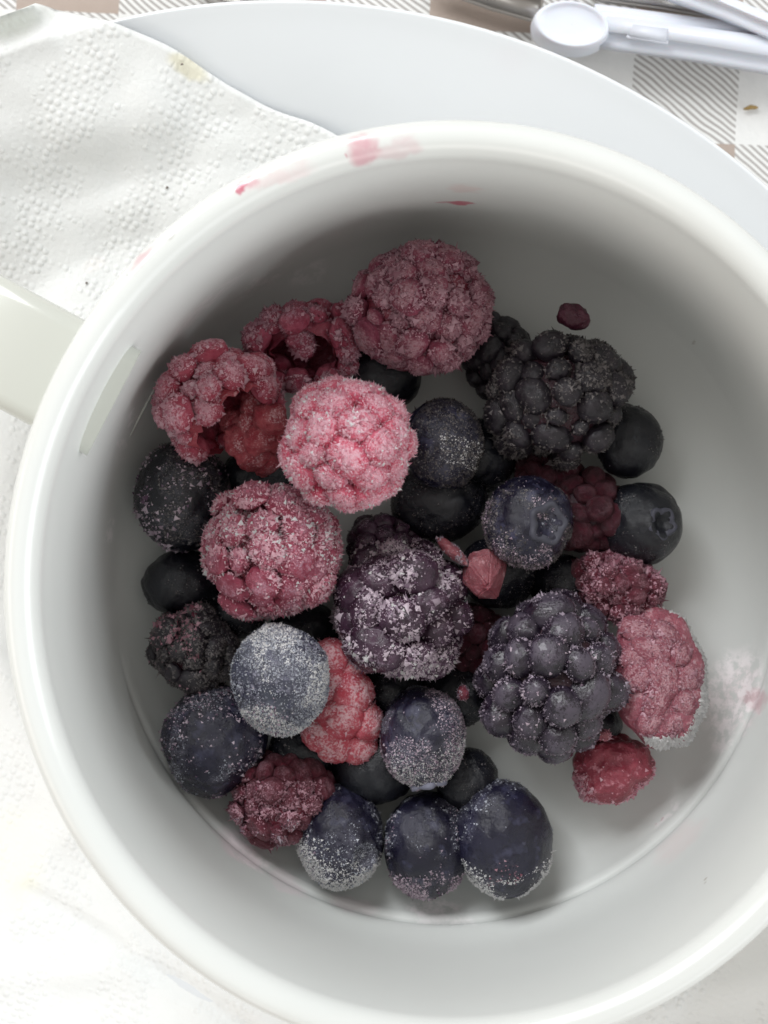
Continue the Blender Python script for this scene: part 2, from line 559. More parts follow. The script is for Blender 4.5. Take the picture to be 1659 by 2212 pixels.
# lifted, folded corner
a, b = at(104, 6, 2.4), at(-120, 104, 2.4)
nrm = Vector((-(b - a).y, (b - a).x)).normalized()
sd = (X - a.x) * nrm.x + (Y - a.y) * nrm.y
tdist = (X - a.x) * (b - a).normalized().x + (Y - a.y) * (b - a).normalized().y
Z += 0.75 * np.exp(-np.abs(np.abs(sd) - 0.10) / 0.16) * np.clip(tdist / 0.12, 0, 1) * np.clip((2.6 - tdist) / 1.5, 0, 1)
V = np.stack([X, Y, Z], 1) * CM
idx = np.arange(nu * nv).reshape(nu, nv)
F = np.stack([idx[:-1, :-1], idx[:-1, 1:], idx[1:, 1:], idx[1:, :-1]], -1).reshape(-1, 4)
me = new_mesh('paper_towel', V, F)
uvl = me.uv_layers.new(name='UVMap')
li = np.empty(len(me.loops), dtype=np.int32)
me.loops.foreach_get('vertex_index', li)
cu = u_ * 1.0 + v_ * 0.694 * -1.0
cv = v_ * 0.72
uvl.data.foreach_set('uv', np.stack([cu[li], cv[li]], 1).astype(np.float32).ravel())
towel = link('paper_towel', me, pt.mat)
sol = towel.modifiers.new('thickness', 'SOLIDIFY')
sol.thickness = 0.0003
tag(towel, 'white embossed paper towel with a yellow stain, between the plate and the mug', 'paper towel')


def towel_z(x, y):
    i = np.argmin((X - x) ** 2 + (Y - y) ** 2)
    return Z[i]


# ------------------------------------------------------------------ cutlery behind the plate
wp = simple_mat('white_plastic', (0.66, 0.685, 0.75), 0.38)
wp.b.inputs['Subsurface Weight'].default_value = 0.1
wp.b.inputs['Subsurface Scale'].default_value = 0.002
st = simple_mat('brushed_steel', (0.42, 0.40, 0.38), 0.32, metal=1.0)
sn = st.noise(st.vmath('MULTIPLY', st.coords(), (1, 1, 1)), 90.0, 4)
st.link(st.mix(sn, (0.30, 0.27, 0.24), (0.62, 0.61, 0.60)), st.b.inputs['Base Color'])


def slab(outline, z0, z1, bev, inset=None, taper=None):
    """a rounded slab from a picture outline [(px,py)...] standing on z0; inset: list of outlines pressed in"""
    bm = bmesh.new()
    zz = (z0 + z1) / 2
    vs = [bm.verts.new(Vector((at(a, b, zz).x, at(a, b, zz).y, z0))) for a, b in outline]
    f = bm.faces.new(vs)
    if f.normal.z > 0 or True:
        bm.normal_update()
    r = bmesh.ops.extrude_face_region(bm, geom=[f])
    top = [g for g in r['geom'] if isinstance(g, bmesh.types.BMVert)]
    for q in top:
        q.co.z = z1
    bmesh.ops.recalc_face_normals(bm, faces=bm.faces[:])
    bmesh.ops.bevel(bm, geom=[e for e in bm.edges if abs(e.verts[0].co.z - e.verts[1].co.z) < 1e-6], offset=bev, segments=4, affect='EDGES')
    bmesh.ops.scale(bm, vec=(CM, CM, CM), verts=bm.verts)
    me = bpy.data.meshes.new('slab')
    bm.to_mesh(me)
    bm.free()
    me.polygons.foreach_set('use_smooth', np.ones(len(me.polygons), dtype=bool))
    return me


def oval(cx, cy, a, b, rot, n=36):
    r = math.radians(rot)
    return [(cx + a * math.cos(t) * math.cos(r) - b * math.sin(t) * math.sin(r), cy + a * math.cos(t) * math.sin(r) + b * math.sin(t) * math.cos(r))
            for t in [2 * math.pi * k / n for k in range(n)]]


kn = thing('utensil', 'white plastic handled utensil with oval thumb rest, lying beyond the plate', 'utensil', at(1400, 90, 0.45), None)
kl = Vector(kn.location) / CM


def sub(name, me, mat, root, rl):
    o = link(name, me, mat, root)
    o.location = -rl * CM
    return o


# handle bar
hb = slab([(1285, 12), (1420, 30), (1660, 62), (1800, 82), (1800, 178), (1660, 158), (1500, 131), (1330, 107), (1270, 98)], 0.42, 0.98, 0.16)
hb_o = sub('handle', hb, wp.mat, kn, kl)
# rounded oval end with a dished face, built as rings
def dish(cx, cy, a, b, rot, z0, z1, dip):
    rings = [(1.0, z0), (1.02, z0 + 0.14), (1.0, z1 - 0.14), (0.955, z1 - 0.03), (0.90, z1), (0.83, z1 - 0.02), (0.78, z1 - dip * 0.7), (0.70, z1 - dip), (0.35, z1 - dip * 1.1), (0.01, z1 - dip * 1.15)]
    Vv = []
    for (s, zz) in rings:
        for (qx, qy) in oval(cx, cy, a * s, b * s, rot, 48):
            p = at(qx, qy, z1)
            Vv.append((p.x, p.y, zz))
    Fv = [(i * 48 + j, i * 48 + (j + 1) % 48, (i + 1) * 48 + (j + 1) % 48, (i + 1) * 48 + j) for i in range(len(rings) - 1) for j in range(48)]
    return new_mesh('dish', np.array(Vv) * CM, [tuple(reversed(f)) for f in Fv])


sub('thumb_rest', dish(1236, 51, 84, 52, 8, 0.40, 1.02, 0.06), wp.mat, kn, kl)
wp2 = simple_mat('white_plastic_recess', (0.60, 0.62, 0.68), 0.45)  # for the handle's recess: its shade put in as darker plastic
sub('recess_panel', slab([(1362, 48), (1448, 59), (1443, 96), (1352, 82)], 0.9, 0.995, 0.03), wp2.mat, kn, kl)
sub('blade', slab([(1170, 52), (1145, 46), (1060, 22), (980, -6), (900, -40), (960, -60), (1060, -28), (1175, -6)], 0.40, 0.52, 0.04), st.mat, kn, kl)
kn2 = thing('utensil', 'second white plastic utensil handle running off the top right corner', 'utensil', at(1560, 20, 0.9))
k2 = Vector(kn2.location) / CM
sub('handle', slab([(1320, -90), (1370, -92), (1577, -2), (1659, 33), (1800, 92), (1800, 140), (1659, 84), (1556, 38), (1444, -1)], 0.75, 1.22, 0.13), wp.mat, kn2, k2)
sub('blade', slab([(1300, 4), (1420, 20), (1560, 44), (1600, 40), (1500, -20), (1420, -60), (1250, -50), (1270, -4)], 0.44, 0.58, 0.03), st.mat, kn2, k2)
sp = thing('spoon', 'steel spoon tip just showing at the top edge above the plate', 'spoon', at(500, -30, 0.2))
sl = Vector(sp.location) / CM
sub('bowl', dish(500, -52, 80, 60, 4, 0.15, 0.55, 0.25), st.mat, sp, sl)

crm = simple_mat('crumb_brown', (0.30, 0.20, 0.07), 0.7)
crd = simple_mat('crumb_dark', (0.14, 0.12, 0.10), 0.7)


def crumb(px, py, z, rx, ry, rot, mat, label):
    Vv, Fv = ICO[2]
    d = 1 + 0.6 * (fbm(Vv * 1.7 + px, 2) - 0.5)[:, None]
    q = Vv * d * np.array([rx, ry, min(rx, ry)])
    q[:, 1] += 0.25 * ry * np.cos(q[:, 0] / rx * 3)
    r = math.radians(rot)
    q = q @ np.array([[math.cos(r), math.sin(r), 0], [-math.sin(r), math.cos(r), 0], [0, 0, 1]])
    o = link('crumb', new_mesh('crumb', q * CM, Fv), mat, loc=at(px, py, z))
    tag(o, label, 'crumb', 'crumbs around the mug')


crumb(1622, 233, 0.22, 0.105, 0.03, 6, crm.mat, 'brown curved crumb on the white square of the tablecloth')
for (px, py, rr, lab) in ((393, 139, 0.017, 'dark speck on the yellow stain of the paper towel'), (361, 405, 0.019, 'dark crumb on the paper towel, halfway to the mug rim'),
                          (187, 611, 0.017, 'dark crumb on the paper towel just above the mug handle')):
    p = at(px, py, 2.2)
    crumb(px, py, towel_z(p.x, p.y) + 0.03, rr, rr * 0.8, 30, crd.mat, lab)

# ------------------------------------------------------------------ berry materials
MATS = {}


def drupe_mat(name, deep, mid, frost, amount, rough=0.42, sss=0.25, gran=9.0, zbias=0.30):
    m = NT(name)
    oi = m.n('ShaderNodeObjectInfo')
    c = m.coords()
    off = m.vmath('SCALE', m.comb(oi.outputs['Random'], oi.outputs['Random'], 1.0))
    off.node.inputs['Scale'].default_value = 37.0
    cc = m.vmath('ADD', c, off)
    z = m.sep(c)[2]
    n1 = m.noise(cc, 1.6, 3)
    n2 = m.noise(cc, gran, 4, 0.7)
    n3 = m.noise(cc, 3.2, 4, 0.6)
    colr_ = m.mix(m.ramp(n1, 0.3, 0.7), deep, mid)
    f = m.math('ADD', m.math('MULTIPLY', n2, 0.75), m.math('MULTIPLY', n3, 0.45))
    f = m.math('ADD', f, m.math('MULTIPLY', m.math('SUBTRACT', z, 0.3), zbias))
    f = m.ramp(f, 1.0 - amount * 0.7, 1.22 - amount * 0.7)
    f = m.math('MULTIPLY', f, 0.85)
    m.link(m.mix(f, colr_, frost), m.b.inputs['Base Color'])
    m.link(m.math('ADD', m.math('MULTIPLY', f, 0.4), rough, clamp=True), m.b.inputs['Roughness'])
    m.b.inputs['Subsurface Weight'].default_value = sss
    m.b.inputs['Subsurface Radius'].default_value = (1.0, 0.25, 0.25)
    m.b.inputs['Subsurface Scale'].default_value = 0.0012
    m.link(m.bump(m.math('ADD', n2, m.math('MULTIPLY', n3, 0.6)), 0.5 if sss else 0.22, 0.08), m.b.inputs['Normal'])
    return m.mat


def frost_mat(name, colr_, lo=0.45, trans=0.35):
    # lo: the colour of a grain soaked with juice; most grains lie between it and clean ice
    m = NT(name)
    g = m.n('ShaderNodeNewGeometry')
    r = g.outputs['Random Per Island']
    c0 = lo if isinstance(lo, tuple) else tuple(k * lo for k in colr_)
    cc = m.mix(m.math('POWER', r, 0.8), c0, colr_)
    m.link(cc, m.b.inputs['Base Color'])
    m.b.inputs['Roughness'].default_value = 0.35
    m.b.inputs['Specular IOR Level'].default_value = 0.6
    tr = m.n('ShaderNodeBsdfTranslucent')
    m.link(cc, tr.inputs['Color'])
    mx = m.n('ShaderNodeMixShader')
    mx.inputs[0].default_value = trans
    m.link(m.b.outputs[0], mx.inputs[1])
    m.link(tr.outputs[0], mx.inputs[2])
    m.link(mx.outputs[0], m.out.inputs['Surface'])
    return m.mat


FM = {
    'pink': frost_mat('frost_on_raspberry', (0.96, 0.67, 0.75), (0.60, 0.14, 0.22)),
    'dusk': frost_mat('frost_on_dark_raspberry', (0.74, 0.45, 0.53), (0.25, 0.05, 0.09)),
    'black': frost_mat('frost_on_blackberry', (0.60, 0.50, 0.60), (0.035, 0.018, 0.038)),
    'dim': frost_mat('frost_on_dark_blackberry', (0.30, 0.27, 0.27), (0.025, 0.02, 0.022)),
    'blue': frost_mat('frost_on_blueberry', (0.64, 0.66, 0.73), (0.10, 0.10, 0.15)),
    'white': frost_mat('frost_white', (0.97, 0.95, 0.955), 0.74),
    'mauve': frost_mat('frost_mauve', (0.90, 0.76, 0.85), (0.14, 0.06, 0.13)),
}


def blue_mat(name, amount, bloom, tint=(0.005, 0.004, 0.014), hi=(0.014, 0.013, 0.031), blm=(0.046, 0.046, 0.085)):
    m = NT(name)
    c = m.coords()
    oi = m.n('ShaderNodeObjectInfo')
    off = m.vmath('SCALE', m.comb(oi.outputs['Random'], 1.0, oi.outputs['Random']))
    off.node.inputs['Scale'].default_value = 23.0
    cc = m.vmath('ADD', m.vmath('MULTIPLY', c, (100.0, 100.0, 100.0)), off)
    n1 = m.noise(cc, 2.2, 4, 0.6)
    n2 = m.noise(cc, 16.0, 5, 0.75)
    n3 = m.noise(cc, 5.0, 3, 0.6)
    base = m.mix(m.ramp(n1, 0.36, 0.68), tint, hi)
    base = m.mix(m.math('MULTIPLY', m.ramp(n3, 0.52, 0.72), bloom), base, blm)
    f = m.math('ADD', m.math('MULTIPLY', n2, 0.75), m.math('MULTIPLY', n1, 0.45))
    f = m.math('MULTIPLY', m.ramp(f, 0.92 - amount * 0.45, 1.05 - amount * 0.45), 0.75)
    fa = m.n('ShaderNodeAttribute', attribute_name='film').outputs['Fac']
    f = m.math('MAXIMUM', f, m.math('MULTIPLY', fa, m.ramp(n2, 0.38, 0.74, 0.01, 0.48)))
    m.link(m.mix(f, base, (0.33, 0.32, 0.40)), m.b.inputs['Base Color'])
    m.link(m.math('ADD', m.math('MULTIPLY', f, 0.35), 0.27), m.b.inputs['Roughness'])
    m.link(m.bump(m.math('ADD', n2, m.math('MULTIPLY', n1, 0.8)), 0.35, 0.0006), m.b.inputs['Normal'])
    return m.mat


def pulp_mat(name, deep, mid, frost, amount):
    m = NT(name)
    c = m.vmath('MULTIPLY', m.coords(), (100.0, 100.0, 100.0))
    n1 = m.noise(c, 2.4, 4, 0.6)
    n2 = m.noise(c, 11.0, 4, 0.7)
    base = m.mix(m.ramp(n1, 0.3, 0.7), deep, mid)
    f = m.ramp(m.math('ADD', n2, m.math('MULTIPLY', n1, 0.4)), 1.0 - amount * 0.6, 1.15 - amount * 0.6)
    m.link(m.mix(m.math('MULTIPLY', f, 0.7), base, frost), m.b.inputs['Base Color'])
    m.b.inputs['Roughness'].default_value = 0.38
    m.b.inputs['Subsurface Weight'].default_value = 0.35
    m.b.inputs['Subsurface Radius'].default_value = (1.0, 0.25, 0.25)
    m.b.inputs['Subsurface Scale'].default_value = 0.0015
    m.link(m.bump(m.math('ADD', n2, n1), 0.6, 0.0008), m.b.inputs['Normal'])
    return m.mat


# ------------------------------------------------------------------ drupelet base meshes (unit size, shared)
def drupe_meshes(mat, seed, sub=4, lump=0.10, grit=0.07):
    out = []
    for k in range(5):
        Vv, Fv = ICO[sub]
        d = 1 + lump * 2 * (fbm(Vv * 1.5 + seed * 7 + k * 11.3, 2) - 0.5) + 0.05 * 2 * (fbm(Vv * 4.5 + seed + k * 5, 2) - 0.5) + grit * (vnoise(Vv * 9.0 + k * 3 + seed) - 0.5)
        me = new_mesh('drupelet', Vv * d[:, None], Fv)
        me.materials.append(mat)
        out.append(me)
    return out


def spread(n, rng, iters=60, keep=None):
    p = rng.normal(size=(n, 3))
    p /= np.linalg.norm(p, axis=1)[:, None]
    for _ in range(iters):
        d = p[:, None] - p[None]
        r = np.linalg.norm(d, axis=2) + np.eye(n)
        f = (d / r[..., None] ** 4).sum(1)
        f /= np.maximum(np.linalg.norm(f, axis=1), 1e-6)[:, None]
        p = p + f * 0.05
        p /= np.linalg.norm(p, axis=1)[:, None]
    return p


def frame_z(nv):
    return Vector(nv).to_track_quat('Z', 'Y').to_matrix()


def crystals(P, N, size, mix=0.5, length=1.0, rng=RNG, lean=0.6):
    """needles and plates of ice: vertices and triangles (cm)"""
    n = len(P)
    if n == 0:
        return np.zeros((0, 3)), np.zeros((0, 3), int)
    R = rng.normal(size=(n, 3))
    T = np.cross(N, R)
    T /= np.maximum(np.linalg.norm(T, axis=1), 1e-6)[:, None]
    B = np.cross(N, T)
    D = N + lean * rng.normal(size=(n, 3))
    D /= np.linalg.norm(D, axis=1)[:, None]
    s = size * np.exp(np.clip(rng.normal(0, 0.52, n), -1.1, 1.0))[:, None]
    isn = rng.random(n) < mix
    P0 = P - N * s * 0.35
    V = np.empty((n, 4, 3))
    F = np.empty((n, 3, 3), int)
    # needles
    wd, ht = s * 0.42, s * (1.5 * length) * (0.6 + rng.random((n, 1)))
    V[:, 0] = P0 + T * wd
    V[:, 1] = P0 - T * wd * 0.5 + B * wd * 0.87
    V[:, 2] = P0 - T * wd * 0.5 - B * wd * 0.87
    V[:, 3] = P0 + D * ht
    # plates: flat grains, squat tetrahedra lying in the skin with a low apex
    k = ~isn
    sp = s[k]
    a = 0.55 + 0.6 * rng.random((k.sum(), 3))
    V[k, 0] = P0[k] + T[k] * sp * a[:, :1]
    V[k, 1] = P0[k] - T[k] * sp * 0.5 * a[:, 1:2] + B[k] * sp * 0.87 * a[:, 1:2]
    V[k, 2] = P0[k] - T[k] * sp * 0.5 * a[:, 2:3] - B[k] * sp * 0.87 * a[:, 2:3]
    V[k, 3] = P0[k] + (N[k] + 0.9 * lean * (T[k] * rng.normal(size=(k.sum(), 1)) + B[k] * rng.normal(size=(k.sum(), 1))) * 0.5) * sp * (0.7 + 0.5 * rng.random((k.sum(), 1)))
    b = (np.arange(n) * 4)[:, None]
    F[:, 0] = b + np.array([0, 1, 3])
    F[:, 1] = b + np.array([1, 2, 3])
    F[:, 2] = b + np.array([2, 0, 3])
    return V.reshape(-1, 3), F.reshape(-1, 3)


def add_frost(root, rl, P, N, mat, size, mix, length=1.0, lean=0.6, name='frost'):
    V, F = crystals(P, N, size, mix, length, lean=lean)
    if len(V) == 0:
        return
    o = link(name, new_mesh('frost', (V - np.array(rl)) * CM, F, smooth=False), mat, root)
    o['kind'] = 'stuff'
    return o


def placed(root, rl, mesh, C, off, size, nv, rot=0.0, name='drupelet'):
    fz = frame_z(nv) @ Matrix.Rotation(rot, 3, 'Z')
    M = np.eye(4)
    M[:3, :3] = np.array(fz) @ np.diag(size)
    M[:3, 3] = np.array(C) + np.array(off)
    o = bpy.data.objects.new(name, mesh)
    COL.objects.link(o)
    o.parent = root
    L = M.copy()
    L[:3, 3] -= np.array(rl)
    L[:3, :] *= CM
    o.matrix_local = Matrix(L.tolist())
    return M


def soft(v, w_):
    return RNG.random(len(v)) < np.clip(v / w_ + 0.5, 0, 1)


class Cluster:
    """elements: (4x4 cm matrix of a unit ball)"""
    def __init__(self):
        self.M = []

    def sample(self, per, zmin=-0.2, extra=None, only=None, down=-0.35):
        core = getattr(self, 'core', None)
        Ps, Ns = [], []
        Ms = np.array([np.array(m) for m in self.M])
        inv = np.linalg.inv(Ms)
        for i, m in enumerate(Ms):
            if only is not None and i not in only:
                continue
            p = RNG.normal(size=(per * 7 if i == core else per, 3))
            p /= np.linalg.norm(p, axis=1)[:, None]
            p = p[p[:, 2] > (-0.1 if i == core else zmin)]
            P = p @ m[:3, :3].T + m[:3, 3]
            N = p @ inv[i][:3, :3]
            N /= np.linalg.norm(N, axis=1)[:, None]
            ok = N[:, 2] > down
            P, N = P[ok], N[ok]
            # drop what lies inside another ball
            q = np.einsum('kab,nb->kna', inv[:, :3, :3], P) + inv[:, None, :3, 3]
            r = np.linalg.norm(q, axis=2)
            r[i] = 9
            ok = (r > 1.0).all(0)
            Ps.append(P[ok])
            Ns.append(N[ok])
        if not Ps:
            return np.zeros((0, 3)), np.zeros((0, 3))
        return np.concatenate(Ps), np.concatenate(Ns)


def drupe_berry(name, label, cat, group, px, py, z, rx, ry, rz, rot, n, meshes, core_mat, frost, seed,
                tilt=(0, 0), rk=1.18, flat=0.85, out=0.80, jitter=0.16, cut=None, cavity=None, holes=0.0, extra=(), extra_mesh=None):
    """rx, ry in picture pixels, rz in cm. rot: turn about z (deg). cut=(axis, cos): leave an opening."""
    rng = np.random.default_rng(seed)
    C = at(px, py, z)
    ax = np.array([pxs(rx, z), pxs(ry, z), rz])
    RZ = Matrix.Rotation(math.radians(rot), 3, 'Z') @ Matrix.Rotation(math.radians(tilt[0]), 3, 'X') @ Matrix.Rotation(math.radians(tilt[1]), 3, 'Y')
    RZn = np.array(RZ)
    rl = Vector((C.x, C.y, C.z - rz))
    root = thing(name, label, cat, rl, group)
    p = spread(n, rng)
    meanr = (ax[0] * ax[1] * ax[2]) ** (1 / 3)
    r0 = rk * 0.72 * math.sqrt(4.0 / n)
    out = 1.0 - r0 * flat
    cl = Cluster()
    if cut is not None:
        cax = np.array(cut[0], float)
        cax /= np.linalg.norm(cax)
    for i, q in enumerate(p):
        qw = RZn @ (q * ax)
        dirw = q / ax
        dirw = RZn @ (dirw / np.linalg.norm(dirw))
        if cut is not None and qw @ cax / np.linalg.norm(qw) > cut[1] + 0.12 * (vnoise(q[None] * 3 + seed)[0] - 0.5):
            continue
        if rng.random() < holes:
            continue
        s = r0 * (1 + jitter * rng.normal())
        s = min(max(s, r0 * 0.62), r0 * 1.3)
        # real size scales with the local berry size
        loc = RZn @ (q * ax * (out + 0.05 * rng.normal() * jitter / 0.16))
        fz = frame_z(dirw) @ Matrix.Rotation(rng.random() * 6.28, 3, 'Z')
        fr = meanr * s
        S = np.diag([fr * (1 + 0.12 * rng.normal()), fr * (1 + 0.12 * rng.normal()), fr * flat])
        M3 = np.array(fz) @ S
        M = np.eye(4)
        M[:3, :3] = M3
        M[:3, 3] = np.array(C) + loc
        cl.M.append(M)
        o = bpy.data.objects.new('drupelet', meshes[i % len(meshes)])
        COL.objects.link(o)
        o.parent = root
        L = M.copy()
        L[:3, 3] -= np.array(rl)
        L[:3, :] *= CM
        o.matrix_local = Matrix(L.tolist())
    for k, (ex_, ey_, dz_, s_, nv_) in enumerate(extra):
        off = at(ex_, ey_, z + dz_) - C
        Me = (placed(root, rl, (extra_mesh or meshes)[k % len(meshes)], C, off, (s_, s_ * (0.85 + 0.3 * rng.random()), s_ * 0.75), nv_, rng.random() * 6))
        if not extra_mesh:
            cl.M.append(Me)
    # core
    Vv, Fv = ICO[4]
    if cut is None:
        d = out * 0.98 * (1 + 0.05 * (fbm(Vv * 3 + seed, 2) - 0.5) + 0.05 * (fbm(Vv * 9 + seed, 2) - 0.5))
        cv = (Vv * d[:, None] * ax) @ RZn.T
        Mc = np.eye(4)
        Mc[:3, :3] = RZn @ np.diag(ax * out * 0.98)
        Mc[:3, 3] = np.array(C)
        cl.core = len(cl.M)
        cl.M.append(Mc)
        link('core', new_mesh('core', (cv + np.array(C) - np.array(rl)) * CM, Fv), core_mat, root)
    else:
        # the cavity: an open bowl of pulp
        w_ = (Vv * ax) @ RZn.T
        cosv = (w_ @ cax) / np.linalg.norm(w_, axis=1)
        d = (0.66 + 0.34 * (fbm(Vv * 2.6 + seed, 3) - 0.5) + 0.10 * (fbm(Vv * 7 + seed, 2) - 0.5))
        if cavity:
            d = d * cavity
        cv = w_ * d[:, None]
        keep = cosv[Fv].max(1) < cut[1] + 0.16
        link('cavity', new_mesh('cavity', (cv + np.array(C) - np.array(rl)) * CM, Fv[keep]), core_mat, root)
    for fz in frost:
        P, N = cl.sample(fz['per'], fz.get('zmin', -0.1), down=fz.get('down', -0.3))
        m_ = fbm((P - np.array(C)) * fz.get('freq', 2.2) + seed * 3.1, 3)
        thr = fz.get('thr', 0.45)
        keep = RNG.random(len(P)) < np.clip((m_ - thr) / fz.get('soft', 0.15) + 0.5, fz.get('min', 0.05), 1)
        if 'fn' in fz:
            keep &= fz['fn'](P - np.array(C), N)
        add_frost(root, rl, P[keep], N[keep], FM[fz['mat']], fz.get('size', 0.013), fz.get('mix', 0.6), fz.get('len', 1.0), fz.get('lean', 0.6))
    return root, cl


def blueberry(label, px, py, z, rx, ry, rz, rot, mat, frost, seed, pole=(0, 0, 1), crown=True, crownsize=0.33, dents=(), crown_mat=None):
    rng = np.random.default_rng(seed)
    C = at(px, py, z)
    ax = np.array([pxs(rx, z), pxs(ry, z), rz])
    RZn = np.array(Matrix.Rotation(math.radians(rot), 3, 'Z'))
    rl = Vector((C.x, C.y, C.z - rz))
    root = thing('blueberry', label, 'blueberry', rl, 'frozen blueberries in the mug')
    pole = np.array(pole, float)
    pole /= np.linalg.norm(pole)
    cs = crownsize

    def shape(p):
        th = np.arccos(np.clip(p @ pole, -1, 1))
        r = 1 - 0.035 * (1 - np.abs(2 * fbm(p * 1.9 + seed * 5.1, 2) - 1)) ** 6 + 0.17 * (fbm(p * 1.3 + seed * 3.7, 2) - 0.5) + 0.050 * (fbm(p * 4.5 + seed, 3) - 0.5)
        if crown:
            e1 = np.cross(pole, [0.31, 0.77, 0.55])
            e1 /= np.linalg.norm(e1)
            ph = np.arctan2(p @ np.cross(pole, e1), p @ e1)
            r = r - 0.17 * np.exp(-(th / (cs * 0.75)) ** 4)
            r = r + 0.055 * np.exp(-((th - cs * 1.05) / 0.085) ** 2) * (0.75 + 0.45 * np.sin(5 * ph + seed))
            r = r + 0.05 * np.exp(-(th / 0.08) ** 2)
        for (dv, wid, dep) in dents:
            dv = np.array(dv, float)
            dv /= np.linalg.norm(dv)
            a = np.arccos(np.clip(p @ dv, -1, 1))
            r = r - dep * np.exp(-(a / wid) ** 4)
        return (p * r[:, None] * ax) @ RZn.T

    Vv, Fv = ICO[5]
    V = shape(Vv)
    film = np.zeros(len(V))
    Nv = V / ax ** 2
    Nv /= np.linalg.norm(Nv, axis=1)[:, None]
    for fz in frost:
        m_ = fbm(V * fz.get('freq', 3.0) + seed * 3.1, 3)
        k_ = np.clip((m_ - fz.get('thr', 0.5)) / 0.12 + 0.5, 0, 1) * min(1.0, fz['n'] / 5000)
        if 'fn' in fz:
            k_ = k_ * np.mean([fz['fn'](V, Nv) for _ in range(6)], 0)
        film = np.maximum(film, k_ * (0.45 if fz['mat'] == 'dim' else 1.0))
    mesk = new_mesh('skin', (V + np.array(C) - np.array(rl)) * CM, Fv)
    mesk.attributes.new('film', 'FLOAT', 'POINT').data.foreach_set('value', film.astype(np.float32))
    link('skin', mesk, mat, root)
    if crown and crown_mat:
        # the dry calyx: a little jagged ring of five lobes standing round the dimple
        e1 = np.cross(pole, [0.31, 0.77, 0.55])
        e1 /= np.linalg.norm(e1)
        e2 = np.cross(pole, e1)
        k = 60
        rows = []
        for (tt_, hh) in ((cs * 0.80, 0.93), (cs * 0.96, 1.03), (cs * 1.10, 1.075), (cs * 1.26, 1.03), (cs * 1.34, 0.985)):
            a = np.linspace(0, 2 * math.pi, k, endpoint=False)
            lob = 0.5 + 0.5 * np.sin(5 * a + seed)
            jag = 0.03 * np.array([mnoise.noise(Vector((3 * math.cos(q), 3 * math.sin(q), seed))) for q in a])
            tq = tt_ * (1 + 0.18 * (lob - 0.5)) + jag * 0.5
            pp = np.cos(tq)[:, None] * pole + np.sin(tq)[:, None] * (np.cos(a)[:, None] * e1 + np.sin(a)[:, None] * e2)
            rr = 1 + (hh - 1) * (0.45 + 0.75 * lob) + jag
            rows.append((pp * rr[:, None] * ax) @ RZn.T)
        CV = np.concatenate(rows)
        CF = [(i * k + j, i * k + (j + 1) % k, (i + 1) * k + (j + 1) % k, (i + 1) * k + j) for i in range(4) for j in range(k)]
        link('crown', new_mesh('crown', (CV + np.array(C) - np.array(rl)) * CM, CF), crown_mat, root)
    for fz in frost:
        p = rng.normal(size=(int(fz['n'] * 2.2), 3))
        p /= np.linalg.norm(p, axis=1)[:, None]
        P = shape(p)
        e = 1e-3
        t1 = np.cross(p, [0.3, 0.5, 0.81])
        t1 /= np.linalg.norm(t1, axis=1)[:, None]
        t2 = np.cross(p, t1)
        q1, q2 = p + t1 * 0.02, p + t2 * 0.02
        q1 /= np.linalg.norm(q1, axis=1)[:, None]
        q2 /= np.linalg.norm(q2, axis=1)[:, None]
        N = np.cross(shape(q1) - P, shape(q2) - P)
        N /= np.linalg.norm(N, axis=1)[:, None]
        N *= np.sign((N * P).sum(1))[:, None]
        m_ = fbm(P * fz.get('freq', 3.0) + seed * 3.1, 3)
        keep = RNG.random(len(P)) < np.clip((m_ - fz.get('thr', 0.5)) / fz.get('soft', 0.07) + 0.5, fz.get('min', 0.02), 1)
        keep &= N[:, 2] > -0.35
        if 'fn' in fz:
            keep &= fz['fn'](P, N)
        add_frost(root, rl, P[keep] + np.array(C), N[keep], FM[fz['mat']], fz.get('size', 0.012) * 1.0, fz.get('mix', 0.35), fz.get('len', 0.8), fz.get('lean', 0.5))
    return root


# ------------------------------------------------------------------ the berries
PINKF, DUSKF, BLKF = (0.80, 0.56, 0.60), (0.50, 0.30, 0.34), (0.30, 0.26, 0.29)
m_bright = drupe_mat('raspberry_bright', (0.54, 0.045, 0.10), (0.66, 0.14, 0.21), (0.82, 0.50, 0.58), 0.52)
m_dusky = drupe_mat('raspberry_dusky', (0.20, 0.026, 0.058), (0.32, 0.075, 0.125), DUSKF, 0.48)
m_mid = drupe_mat('raspberry_frosted', (0.26, 0.028, 0.062), (0.40, 0.085, 0.135), (0.58, 0.32, 0.40), 0.40)
m_open = drupe_mat('raspberry_open', (0.40, 0.04, 0.08), (0.52, 0.11, 0.16), (0.82, 0.50, 0.58), 0.48)
m_red = drupe_mat('raspberry_red', (0.50, 0.05, 0.08), (0.60, 0.11, 0.15), PINKF, 0.46)
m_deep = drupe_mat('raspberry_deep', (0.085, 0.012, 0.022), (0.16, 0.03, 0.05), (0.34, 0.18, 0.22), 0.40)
m_black = drupe_mat('blackberry_glossy', (0.008, 0.004, 0.011), (0.034, 0.024, 0.040), (0.080, 0.064, 0.090), 0.32, rough=0.18, sss=0.0, gran=8.0, zbias=0.55)
for q_ in (m_black,):
    b_ = q_.node_tree.nodes['Principled BSDF']
    b_.inputs['Coat Weight'].default_value = 0.35
    b_.inputs['Coat Roughness'].default_value = 0.08
m_blackf = drupe_mat('blackberry_frosted', (0.022, 0.007, 0.018), (0.065, 0.030, 0.055), (0.34, 0.26, 0.33), 0.28, rough=0.26, sss=0.0)
m_blackd = drupe_mat('blackberry_dark', (0.010, 0.008, 0.012), (0.028, 0.022, 0.030), (0.10, 0.09, 0.09), 0.28, rough=0.32, sss=0.0)
